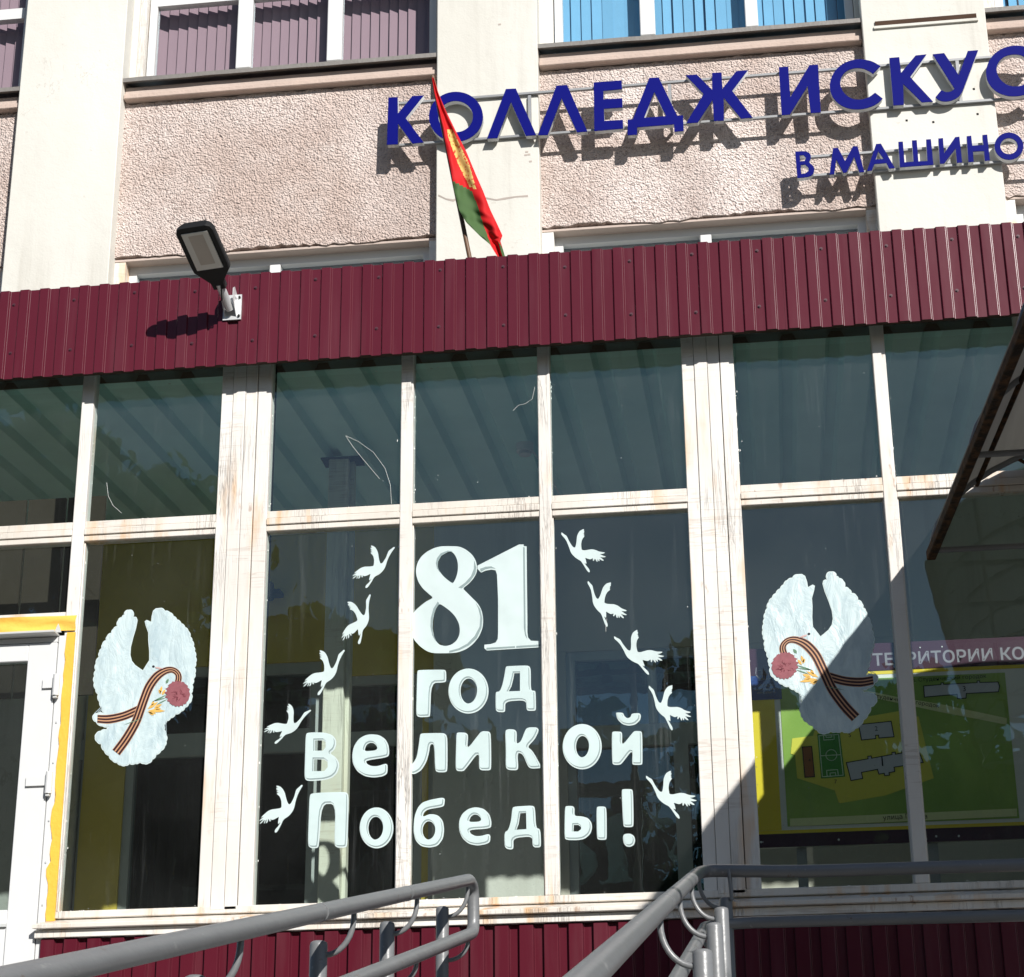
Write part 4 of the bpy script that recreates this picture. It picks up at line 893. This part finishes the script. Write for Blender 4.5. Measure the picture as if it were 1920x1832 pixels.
craneL = [(1555, 150), (1590, 180), (1540, 260), (1480, 360), (1420, 480), (1375, 600), (1340, 720), (1320, 820), (1290, 930), (1240, 1030), (1180, 1110), (1100, 1190), (1000, 1250), (950, 1290), (900, 1370), (870, 1450), (820, 1540), (760, 1650), (710, 1710), (660, 1715), (650, 1660), (690, 1590), (760, 1520), (800, 1450), (850, 1360), (760, 1445), (770, 1330), (800, 1190), (700, 1250), (630, 1285), (560, 1300), (515, 1260), (525, 1340), (495, 1355), (465, 1270), (440, 1270), (430, 1350), (380, 1415), (370, 1390), (400, 1290), (370, 1290), (320, 1415), (300, 1410), (335, 1290), (310, 1300), (230, 1390), (150, 1435), (200, 1370), (300, 1270), (240, 1290), (135, 1340), (200, 1270), (320, 1180), (200, 1225), (260, 1160), (360, 1070), (450, 1000), (560, 955), (700, 940), (830, 920), (880, 890), (885, 800), (880, 680), (850, 580), (810, 510), (730, 450), (740, 425), (800, 415), (725, 370), (735, 345), (800, 360), (705, 285), (720, 260), (770, 265), (710, 180), (780, 180), (870, 220), (940, 300), (1000, 420), (1030, 560), (1070, 700), (1110, 780), (1150, 795), (1195, 760), (1240, 680), (1300, 560), (1340, 420), (1370, 320), (1420, 270), (1480, 220)]
craneR = [(180, 370), (215, 385), (260, 415), (350, 455), (390, 510), (450, 610), (520, 700), (590, 780), (650, 805), (680, 780), (695, 650), (690, 520), (690, 420), (715, 330), (750, 260), (810, 210), (875, 175), (885, 210), (880, 250), (905, 245), (895, 290), (880, 330), (910, 340), (890, 390), (930, 385), (915, 420), (870, 490), (850, 580), (850, 680), (870, 770), (890, 845), (980, 850), (1080, 820), (1200, 785), (1320, 790), (1450, 830), (1640, 835), (1610, 870), (1540, 895), (1470, 905), (1590, 945), (1690, 965), (1640, 990), (1560, 1000), (1490, 995), (1560, 1035), (1640, 1095), (1580, 1105), (1480, 1060), (1500, 1120), (1480, 1140), (1420, 1065), (1440, 1160), (1410, 1155), (1340, 1060), (1320, 1130), (1300, 1155), (1280, 1120), (1280, 1060), (1200, 1115), (1110, 1100), (1030, 1080), (1060, 1150), (1105, 1280), (1020, 1240), (1100, 1330), (1200, 1420), (1235, 1500), (1215, 1535), (1140, 1480), (1060, 1380), (980, 1280), (900, 1195), (800, 1155), (700, 1100), (600, 1020), (540, 940), (500, 850), (440, 740), (370, 620), (300, 540), (230, 480), (185, 440)]
def place(shape, a0, b0, a, b):
    z0 = complex(b0[0]-a0[0], b0[1]-a0[1]); z1 = complex(b[0]-a[0], b[1]-a[1]); k = z1/z0
    o = []
    for x, y in shape:
        q = complex(x-a0[0], y-a0[1])*k; o.append((a[0]+q.real, a[1]+q.imag))
    return o
CL = [((739, 1025.3), (686.6, 1102.7), 'topmost white paper crane left of the number 81, nearest the transom'),
      ((693.1, 1114.4), (673.5, 1207.9), 'steeply climbing white paper crane with upright neck left of the digit 8'),
      ((644.9, 1218.2), (597.1, 1303.6), 'white paper crane over the lobby column, third down on the left'),
      ((582.3, 1330.6), (516, 1394.7), 'white paper crane with level outstretched neck, just above the В'),
      ((565.9, 1471.2), (516.8, 1561.3), 'lowest white paper crane on the left, beside the letter П')]
CRr = [((1052.6, 999.5), (1105.3, 1073.7), 'topmost white paper crane in the pane right of the number 81'),
       ((1102.2, 1090.4), (1138.3, 1175.8), 'steeply climbing white paper crane, second down right of the digit 1'),
       ((1151.3, 1194.4), (1216.6, 1265.6), 'white paper crane with wide spread wing, just above the blue inner window'),
       ((1216.6, 1286.8), (1260.4, 1369.8), 'white paper crane to the right of the breve of й'),
       ((1211.2, 1455.7), (1273.8, 1535.5), 'lowest white paper crane on the right, beside the exclamation mark')]
G2 = 'white paper cranes flying up the glass'
for a, b, lb_ in CL: decal('crane_decal', lb_, 'decal', [chaikin(place(craneL, (1555, 150), (680, 1715), a, b), 1, .2)], G2, 0)
for a, b, lb_ in CRr: decal('crane_decal', lb_, 'decal', [chaikin(place(craneR, (180, 390), (1225, 1530), a, b), 1, .2)], G2, 0)

# ---- the two doves with striped ribbon and carnation
dl0 = crop(160, 1120, 5.55)
doveO = [(455, 130), (495, 140), (500, 205), (535, 210), (545, 240), (530, 320), (500, 420), (475, 520), (470, 600), (485, 660), (520, 705), (570, 740), (600, 760), (630, 710), (665, 655), (665, 560), (655, 450), (655, 370), (630, 300), (618, 250), (640, 235), (685, 255), (690, 200), (705, 140), (735, 115), (790, 110), (830, 140), (880, 155), (920, 195), (955, 230), (1000, 270), (1040, 310), (1075, 350), (1095, 410), (1115, 450), (1130, 510), (1140, 560), (1150, 620), (1152, 680), (1140, 730), (1145, 790), (1130, 850), (1115, 910), (1118, 960), (1105, 1000), (1110, 1060), (1080, 1110), (1040, 1150), (1000, 1190), (940, 1220), (890, 1260), (850, 1290), (820, 1330), (825, 1380), (845, 1430), (845, 1500), (830, 1550), (790, 1600), (740, 1640), (700, 1690), (660, 1730), (610, 1735), (570, 1720), (520, 1735), (460, 1735), (420, 1755), (370, 1750), (330, 1725), (280, 1700), (245, 1650), (195, 1600), (165, 1530), (120, 1505), (100, 1460), (115, 1415), (160, 1390), (220, 1375), (240, 1350), (180, 1345), (110, 1300), (75, 1260), (85, 1220), (120, 1205), (190, 1205), (170, 1150), (145, 1090), (130, 1010), (105, 960), (90, 890), (92, 820), (105, 760), (108, 690), (140, 620), (145, 570), (170, 530), (175, 490), (215, 445), (225, 405), (270, 370), (290, 330), (330, 300), (340, 240), (380, 205), (405, 180), (410, 150)]
def scallop(p, k=.16):
    s = 1 if area(p) > 0 else -1; o = []
    for i in range(len(p)):
        a, b = p[i], p[(i+1) % len(p)]; dx, dy = b[0]-a[0], b[1]-a[1]; l = math.hypot(dx, dy)
        o.append(a)
        smooth_edge = 3 <= i <= 24
        for t in (.25, .5, .75):
            h = 0 if smooth_edge else k*l*4*t*(1-t)
            o.append((a[0]+dx*t+s*dy/l*h, a[1]+dy*t-s*dx/l*h))
    return o
rib1 = [(320, 1615), (420, 1480), (520, 1310), (570, 1180), (612, 1060), (665, 930), (745, 822), (832, 765), (905, 755), (955, 785), (972, 830), (962, 890)]
wid1 = [100, 98, 95, 94, 94, 96, 92, 74, 62, 62, 66, 70]
rib2 = [(125, 1265), (250, 1268), (400, 1235), (540, 1175), (580, 1150)]
wid2 = [85, 95, 90, 88, 80]
def resample(l, w_, n):
    # Catmull-Rom
    o = []; ow = []
    for i in range(n+1):
        k = i/n*(len(l)-1); j = min(int(k), len(l)-2); t = k-j
        p0, p1, p2, p3 = l[max(j-1, 0)], l[j], l[j+1], l[min(j+2, len(l)-1)]
        f_ = lambda a, b, c, d: .5*(2*b+(c-a)*t+(2*a-5*b+4*c-d)*t*t+(3*b-a-3*c+d)*t**3)
        o.append((f_(p0[0], p1[0], p2[0], p3[0]), f_(p0[1], p1[1], p2[1], p3[1]))); ow.append(w_[j]*(1-t)+w_[j+1]*t)
    return o, ow
def ribbon(name, parent, ctr, wid, T, y, n=44):
    l, w_ = resample(ctr, wid, n); mb = MB(); bands = [0, .06, .22, .39, .56, .72, .88, 1.0]; mat = [1, 0, 1, 0, 1, 0, 0]
    mat = [1, 0, 1, 0, 1, 0, 1]; bands = [0, .05, .26, .40, .60, .74, .95, 1.0]
    for i in range(n+1):
        a, b = l[max(i-1, 0)], l[min(i+1, n)]; dx, dy = b[0]-a[0], b[1]-a[1]; L = math.hypot(dx, dy) or 1
        for t in bands:
            x, yy_ = l[i][0]-dy/L*w_[i]*(t-.5), l[i][1]+dx/L*w_[i]*(t-.5); q = T((x, yy_)); mb.v.append(tuple(at(q[0], q[1], y)))
    m_ = len(bands)
    for i in range(n):
        for j in range(m_-1): mb.f.append((i*m_+j, i*m_+j+1, (i+1)*m_+j+1, (i+1)*m_+j)); mb.mi.append(0 if mat[j] == 0 else 1)
    return part(name, mb, [M['rdark'], M['rorange']], parent)
def dove(label, T):
    O = [T(p) for p in scallop(doveO)]
    o = link('dove_decal', sheet('dove_decal', [px2w(O, GY)], .0012, GY-.0005, M['rim']), None); tag(o, label, 'decal', 'paper doves with striped ribbons')
    link('feather_print', sheet('feather_print', [px2w(inset(O, 1.7), GY)], .0006, GY-.0019, M['dove']), o)
    ribbon('ribbon_tail', o, rib2, wid2, T, GY-.0030); ribbon('ribbon', o, rib1, wid1, T, GY-.0036)
    ca = [(965+(126+9*math.sin(i*1.9)+7*math.sin(i*4.3))*math.cos(2*math.pi*i/60), 1005+(132+9*math.sin(i*2.3+1))*math.sin(2*math.pi*i/60)) for i in range(60)]
    c = link('carnation', sheet('carnation', [px2w([T(p) for p in ca], GY)], .0006, GY-.0046, M['carn']), o)
    pm = MB()
    for k in range(26):
        a = random.uniform(0, 6.28); r0 = random.uniform(10, 60); r1 = r0+random.uniform(18, 45); b = a+random.uniform(-.5, .5)
        pts = [(965+r0*math.cos(a), 1025+r0*.8*math.sin(a)), (965+(r0+r1)/2*math.cos((a+b)/2+.15), 1025+(r0+r1)/2*.8*math.sin((a+b)/2+.15)), (965+r1*math.cos(b), 1025+r1*.8*math.sin(b))]
        for q in stroke([px2w([T(p)], GY)[0] for p in pts], .0022): pm.add([(x, GY-.0054, z) for x, z in q], [(0, 1, 2, 3)])
    part('petal_lines', pm, simple('carnation_dark', (.17, .03, .045), .6, .3), c)
    def blades(lst, mat, name):
        for x0, y0, x1, y1, w_ in lst:
            dx, dy = x1-x0, y1-y0; L = math.hypot(dx, dy); nx, ny = -dy/L*w_, dx/L*w_
            pts = [(x0, y0), (x0+dx*.35+nx, y0+dy*.35+ny), (x0+dx*.7+nx*.8, y0+dy*.7+ny*.8), (x1, y1), (x0+dx*.7-nx*.8, y0+dy*.7-ny*.8), (x0+dx*.35-nx, y0+dy*.35-ny)]
            part(name, MB().add([(x, GY-.0041, z) for x, z in px2w([T(p) for p in pts], GY)], [(0, 1, 2, 3, 4, 5)]), mat, o)
    blades([(650, 1165, 760, 1090, 16), (690, 1130, 720, 1075, 12), (720, 1150, 800, 1115, 16), (660, 1180, 835, 1185, 18), (650, 1190, 740, 1215, 14), (660, 1195, 715, 1230, 12), (780, 1000, 800, 925, 14), (790, 1010, 765, 960, 12), (800, 1020, 835, 960, 14), (720, 1160, 790, 1160, 14)], M['goldleaf'], 'gold_leaf')
    blades([(690, 1095, 860, 1010, 7), (700, 1085, 850, 1045, 6), (740, 1120, 860, 1060, 6), (840, 900, 870, 850, 14), (600, 1260, 400, 1330, 4)], M['stem'], 'green_stem')
    link('eye', sheet('eye', [px2w([T(p) for p in ellipse(710, 722, 14, 13, 14)], GY)], .0006, GY-.0026, M['ink']), o)
    link('beak', sheet('beak', [px2w([T(p) for p in [(728, 725), (765, 728), (815, 745), (770, 748), (735, 740)]], GY)], .0006, GY-.0041, simple('beak_print', (.55, .38, .36), .5, .3)), o)
    fl_m = MB()
    for i0, i1, root, frac in ((24, 56, (800, 640), .55), (80, 108, (500, 830), .55), (57, 74, (560, 1330), .6)):
        for i in range(i0, min(i1, len(doveO))):
            ex_, ey_ = doveO[i]; a_ = (ex_+(root[0]-ex_)*.03, ey_+(root[1]-ey_)*.03); b_ = (ex_+(root[0]-ex_)*frac*random.uniform(.7, 1), ey_+(root[1]-ey_)*frac*random.uniform(.7, 1))
            W_ = px2w([T(a_), T(((a_[0]+b_[0])/2+4, (a_[1]+b_[1])/2+4)), T(b_)], GY)
            for q, k_ in zip(stroke(W_, .0030), (1, .6)): fl_m.add([(x, GY-.0024, z) for x, z in q], [(0, 1, 2, 3)])
    part('feather_lines', fl_m, simple('feather_grey', (.40, .50, .54), .5, .3), o)
    # soft grey outline of the neck and wing joints
    gl_ = MB()
    for pl_ in ([(600, 765), (590, 830), (578, 900), (575, 1000), (560, 1100)], [(665, 660), (700, 635), (760, 640), (795, 670), (800, 700)], [(800, 880), (830, 950), (850, 900)], [(100, 925), (300, 925), (575, 908)], [(780, 130), (782, 380), (790, 470)], [(245, 1360), (250, 1480), (255, 1560)], [(500, 1480), (505, 1600), (500, 1700)]):
        for q in stroke([px2w([T(p)], GY)[0] for p in pl_], .0022): gl_.add([(x, GY-.0026, z) for x, z in q], [(0, 1, 2, 3)])
    part('fold_lines', gl_, simple('fold_grey', (.50, .60, .64), .6, .3), o)
    return o
T_l = lambda p: dl0([p])[0]
# the second dove is the mirrored print: affine fit through matched points of both prints
src = [(710, 722), (320, 1615), (735, 115), (455, 130), (75, 1260), (965, 1005)]
dst = [(1515.5, 1190), (1608.2, 1347), (1504, 1074.8), (1559.5, 1073.3), (1643.5, 1271.5), (1470, 1248)]
def fit(src, dst):
    import numpy as np
    A = np.array([[x, y, 1] for x, y in src], float); Bm = np.array(dst, float); return np.linalg.lstsq(A, Bm, rcond=None)[0]
AF = fit(src, dst)
T_r = lambda p: (AF[0][0]*p[0]+AF[1][0]*p[1]+AF[2][0], AF[0][1]*p[0]+AF[1][1]*p[1]+AF[2][1])
dove('paper dove with ribbon and carnation in the narrow pane beside the yellow door trim', T_l)
dove('mirrored paper dove half in shade, in front of the green map board', T_r)

# ------------------------------------------------------------------ handrails
def bend(pts, r=.06, n=6):
    """rounds the corners of a pipe run"""
    pts = [Vector(p) for p in pts]; o = [pts[0]]
    for a, b, c in zip(pts[:-2], pts[1:-1], pts[2:]):
        u, v = (a-b), (c-b); k = min(r, u.length*.45, v.length*.45); p, q = b+u.normalized()*k, b+v.normalized()*k
        for i in range(n+1):
            t = i/n; o.append(p*(1-t)**2+b*2*t*(1-t)+q*t*t)
    return o+[pts[-1]]
RR = .0255
def post_with_bracket(parent, top, floor_z, attach, r=.0265, side=1, lower=None):
    p = part('post', MB().tube([(top.x, top.y, floor_z), top-Vector((0, 0, .012)), top-Vector((0, 0, .004)), top], [r, r, r*.92, r*.6], 18), M['rail'], parent, smooth=50)
    part('base_plate', MB().tube([(top.x, top.y, floor_z), (top.x, top.y, floor_z+.008)], .05, 16), M['rail'], p)
    for att, dz in [(attach, .042)]+([(lower[0], lower[1])] if lower else []):
        h = Vector((top.x, top.y, (top.z-dz) if att is attach else att.z-.105))
        s = Vector((att.x, att.y, att.z-.02))
        pts = [h, h+Vector((side*.045, 0, -.004)), Vector((s.x-side*.012, s.y, h.z+.012)), s]
        dx = s.x-h.x-side*.02; dz = s.z-h.z
        part('bracket', MB().tube([h+Vector((side*.015, 0, 0))]+[Vector((h.x+side*.02+dx*math.sin(q), h.y, h.z+dz*.85*(1-math.cos(q)))) for q in [math.pi/2*k/9 for k in range(10)]]+[s], .0085, 10), M['rail'], p, smooth=60)
SLOPE = .2185
def zl(y): return -.290+(y+1.976)*SLOPE*1.0
XL = 1.40; XR = 2.345
hl = thing('handrail', 'left grey ramp handrail with looped end in front of the central panes', 'handrail', (XL, -2.0, LAND), 'grey tubular handrails of the ramp')
yend = -1.86
low = .218
top_end = Vector((XL, yend, zl(yend)))
part('top_rail', MB().tube(bend([(XL+.03, -11.0, zl(-11.0)), (XL, yend, zl(yend)), (XL+.002, yend+.09, zl(yend)-.02), (XL+.004, yend+.09, zl(yend)-low+.02), (XL, yend-.02, zl(yend)-low-.01), (XL+.03, -11.0, zl(-11.0)-low)], .07, 6), RR, 20), M['rail'], hl, smooth=60)
for tp, attp, z_ in (((836, 1698), (877, 1658), 8.3), ((731, 1726), (782, 1686), 7.2), ((602, 1768), (664, 1706), 6.4), ((376, 1824), (452, 1756), 4.95)):
    d_ = CF+CR*((attp[0]-PPX)/FPX)-CU*((attp[1]-PPY)/FPX); yv = (CAM+d_*((XL-CAM.x)/d_.x)).y if abs(d_.x) > 1e-6 else -3
    d2 = CF+CR*((attp[0]-PPX)/FPX)-CU*((attp[1]-PPY)/FPX)
    # the attachment lies on the rail line: solve for y along the rail by image x
    lo_, hi_ = -9.5, -1.9
    for _ in range(40):
        md = (lo_+hi_)/2; q = Vector((XL, md, zl(md)))-CAM; ix = PPX+FPX*q.dot(CR)/q.dot(CF)
        if ix < attp[0]: lo_ = md
        else: hi_ = md
    y_ = (lo_+hi_)/2; att = Vector((XL, y_, zl(y_)))
    top = Vector((XL-.105, y_, zl(y_)-.105)); fz = LAND if y_ > -2.2 else LAND-(-2.2-y_)*.2198
    post_with_bracket(hl, top, fz, att, lower=(Vector((XL, y_, zl(y_)-low)), 0))
for y_ in (-6.9, -8.4, -9.9):
    att = Vector((XL+.02, y_, zl(y_))); post_with_bracket(hl, Vector((XL-.09, y_, zl(y_)-.105)), LAND-(-2.2-y_)*.2198, att, lower=(Vector((XL+.02, y_, zl(y_)-low)), 0))
hr = thing('handrail', 'right grey ramp handrail that turns level along the shaded landing', 'handrail', (XR, -1.9, LAND), 'grey tubular handrails of the ramp')
def zr(y): return -.262+(y+1.84)*.2215
def xr(y): return XR-.003*(y+1.84)
yl = -1.84
E1 = at(1500, 1632, -1.95); E2 = at(1920, 1625, -2.12)
zlev = zr(yl)+.012
part('top_rail', MB().tube(bend([(xr(-11), -11, zr(-11)), (xr(yl-.15), yl-.15, zr(yl-.15)), (xr(yl)+.03, yl, zlev-.006), (E1.x, -1.90, E1.z+.005), (5.6, -2.12, E2.z)], .09, 7), RR, 20), M['rail'], hr, smooth=60)
G0 = at(1335, 1735, -1.80); G1p = at(1920, 1721, -2.12)
part('lower_rail', MB().tube(bend([(xr(-11)-.0, -11, zr(-11)-low), (xr(yl-.05)+.02, yl-.05, zr(yl-.05)-low), (G0.x+.12, yl, G0.z), (5.6, -2.12, G1p.z)], .07, 6), RR*.92, 20), M['rail'], hr, smooth=60)
def y_on_right(ix):
    lo_, hi_ = -9.5, -1.85
    for _ in range(40):
        md = (lo_+hi_)/2; q = Vector((xr(md), md, zr(md)))-CAM; i_ = PPX+FPX*q.dot(CR)/q.dot(CF)
        if i_ < ix: lo_ = md
        else: hi_ = md
    return (lo_+hi_)/2
for ix in (1314, 1296, 1274, 1237):
    y_ = y_on_right(ix); fz = LAND if y_ > -2.2 else LAND-(-2.2-y_)*.2198
    post_with_bracket(hr, Vector((xr(y_)+.105, y_, zr(y_)-.105)), fz, Vector((xr(y_), y_, zr(y_))), side=-1, lower=(Vector((xr(y_), y_, zr(y_)-low)), 0))
for y_ in (-7.4, -9.2):
    post_with_bracket(hr, Vector((xr(y_)+.105, y_, zr(y_)-.105)), LAND-(-2.2-y_)*.2198, Vector((xr(y_), y_, zr(y_))), side=-1, lower=(Vector((xr(y_), y_, zr(y_)-low)), 0))
part('strut', MB().tube([(2.475, -1.875, -.385), (2.468, -1.875, zlev-.01)], .0085, 10), M['rail'], hr, smooth=60)
for xx in (4.3, 5.4): part('post', MB().tube([(xx, -2.08, LAND), (xx, -2.08, E2.z-.02)], .0265, 16), M['rail'], hr, smooth=60)

for rl, pts in ((hl, [(XL+.006, -3.35), (XL+.012, -4.7), (XL+.02, -7.2)]), (hr, [(xr(-2.75), -2.75), (xr(-4.6), -4.6), (xr(-7.4), -7.4)])):
    for x_, y_ in pts:
        zz_ = zl(y_) if rl is hl else zr(y_); d3 = Vector((0, 1, SLOPE)).normalized(); c3 = Vector((x_, y_, zz_))
        part('weld_seam', MB().tube([c3-d3*.004, c3-d3*.0015, c3+d3*.0015, c3+d3*.004], [RR*.99, RR*1.035, RR*1.035, RR*.99], 20), M['rail'], rl, smooth=60)
# ------------------------------------------------------------------ arched canopy over the right side of the landing
K = at(1745, 1040, -.03)
cn = thing('arched_canopy', 'dark arched canopy of smoky plastic sheet on rusty beams at the right edge', 'canopy', (4.7, -2.0, LAND))
dx_, dz_ = .125, .10
CLN = 7.8; CW = 2.3; RISE = .62
def CP(s, t):
    """point on the vault: s along its length from the glass, t across 0..1"""
    a = math.pi*t; return Vector((K.x+dx_*s+CW*(1-math.cos(a))/2, K.y-s, K.z+dz_*s+RISE*math.sin(a)))
n1, n2 = 12, 24; vm = MB()
for i in range(n1+1):
    for j in range(n2+1): vm.v.append(tuple(CP(.02+CLN*i/n1, j/n2)))
for i in range(n1):
    for j in range(n2): a = i*(n2+1)+j; vm.f.append((a, a+1, a+n2+2, a+n2+1)); vm.mi.append(0)
part('vault_sheet', vm, M['poly'], cn, smooth=60)
for t in (0, 1):
    a, b = CP(0, t), CP(CLN, t); w_ = .023
    part('eaves_beam', MB().add([(p.x+sx*w_, p.y, p.z+sz*.032) for p in (a, b) for sx, sz in ((-1, -1), (1, -1), (1, .6), (-1, .6))], [(0, 1, 2, 3), (7, 6, 5, 4), (0, 4, 5, 1), (1, 5, 6, 2), (2, 6, 7, 3), (3, 7, 4, 0)]), M['rust'], cn, bevel=.004)
for s in (.05, 1.08, 2.12, 3.16, 4.22, 5.3, 6.5, 7.7):
    part('arch_rib', MB().tube([CP(s, j/n2)-Vector((0, 0, .016)) for j in range(n2+1)], .016, 8), M['rail'], cn, smooth=60)
    part('tie_bar', MB().tube([CP(s, 0)+Vector((.02, 0, .0)), CP(s, 1)-Vector((.02, 0, 0))], .016, 8), M['rail'], cn, smooth=60)
    for t in (.3, .5, .7): part('web_bar', MB().tube([CP(s, t)-Vector((0, 0, .016)), Vector(((CP(s, 0).x+CP(s, 1).x)/2, K.y-s, CP(s, 0).z))], .010, 8), M['rust'], cn, smooth=60)
for t in (.22, .5, .78): part('purlin', MB().tube([CP(0.02, t)-Vector((0, 0, .03)), CP(CLN, t)-Vector((0, 0, .03))], .014, 8), M['rust'], cn, smooth=60)
for t, s in ((1, .2), (0, 7.7), (1, 7.7), (1, 4.0)):
    q = CP(s, t); part('leg', MB().tube([(q.x, q.y, GROUND if q.y < -2.2 else LAND), (q.x, q.y, q.z-.03)], .03, 14), M['rust'], cn, smooth=60)

# ------------------------------------------------------------------ trees across the yard, seen mirrored in the panes
def tree(x, y, h, crown, leaves, label, seed, lean=0.0, bare=False):
    rnd = random.Random(seed)
    t = thing('tree', label, 'tree', (x, y, GROUND), 'trees across the yard')
    tr = MB(); top = Vector((x+lean, y, GROUND+h*.92)); base_ = Vector((x, y, GROUND))
    trunk = [base_.lerp(top, k/6)+Vector((rnd.uniform(-.12, .12), rnd.uniform(-.12, .12), 0))*min(k, 1) for k in range(7)]
    tr.tube(trunk, [h*.022*(1-k/7.5) for k in range(7)], 9)
    tips = []
    for k in range(46 if bare else 34):
        f_ = rnd.uniform(.16, .95); p = base_.lerp(top, f_); a = rnd.uniform(0, 6.283); L = crown*(1.15-f_*.75)*rnd.uniform(.6, 1.1); up = rnd.uniform(.25, .8)
        e = p+Vector((math.cos(a)*L, math.sin(a)*L, up*L)); md = p.lerp(e, .5)+Vector((0, 0, L*.08))
        r0 = h*.006*(1.2-f_); tr.tube([p, md, e], [r0, r0*.6, r0*.2], 5); tips += [(md, L*.5), (e, L*.55)]
        for _ in range(6 if bare else 2):
            q = p.lerp(e, rnd.uniform(.3, .9)); e2 = q+Vector((rnd.uniform(-1, 1), rnd.uniform(-1, 1), rnd.uniform(.1, .9)))*L*.4; tr.tube([q, q.lerp(e2, .5)+Vector((0, 0, .04)), e2], [r0*.4, r0*.25, r0*.1], 4); tips.append((e2, L*.3))
    part('trunk', tr, M['bark'], t)
    if leaves:
        lm = MB()
        for _ in range(leaves):
            c, s = rnd.choice(tips); p = c+Vector((rnd.gauss(0, .42), rnd.gauss(0, .42), rnd.gauss(0, .38)))*s
            u_ = Vector((rnd.uniform(-1, 1), rnd.uniform(-1, 1), rnd.uniform(-1, 1))).normalized(); v_ = u_.orthogonal().normalized(); l_ = rnd.uniform(.16, .34)
            lm.add([p-u_*l_, p+v_*l_*.45, p+u_*l_, p-v_*l_*.45], [(0, 1, 2, 3)])
        part('crown', lm, M['leaf'], t)
MY = 22.0
def mx(px, py): q = at(px, py, MY); return q
specs = [(-60, 700, 4.2, 9000, 'very tall dense tree mirrored in the upper panes at the far left', 0), (150, 760, 4.2, 9000, 'very tall dense tree mirrored over the yellow door trim', 0), (330, 840, 4.0, 9000, 'tall dense tree mirrored above the left dove', 0),
         (505, 1262, 3.0, 6500, 'pointed young tree mirrored at the edge of the left-centre pane', 0), (600, 1150, 3.2, 7000, 'broad leafy tree mirrored over the lobby column', 0), (705, 1085, 3.2, 7500, 'tall dense tree mirrored behind the climbing cranes', 0),
         (820, 1330, 3.2, 6500, 'round bushy tree mirrored between the words', 0), (930, 1330, 3.0, 900, 'nearly bare tree mirrored between the lower letters', 1), (1150, 1235, 2.0, 2200, 'thin drooping tree mirrored in the right-centre pane', 0), (1060, 1400, 3.2, 6500, 'low bushy tree mirrored beside the round O', 0), (1290, 1380, 3.2, 6500, 'low bushy tree mirrored behind the exclamation mark', 0),
         (1425, 1150, 2.4, 5500, 'pointed tree mirrored beside the right post', 0), (1540, 1270, 3.2, 7000, 'broad dark tree mirrored below the shaded dove', 0), (1650, 1110, 2.6, 6500, 'tall tree mirrored beside the shaded dove', 0), (1760, 1300, 3.2, 6500, 'bushy tree mirrored over the map board', 0), (1900, 1350, 3.0, 6000, 'low dark tree mirrored at the right end of the map board', 0)]
for i, (px, py, cr_, lf, lab, bare) in enumerate(specs):
    q = mx(px, py); tree(q.x, -MY-random.uniform(0, 2.5), q.z-GROUND, cr_, lf, lab, 40+i, random.uniform(-.4, .4), bool(bare))
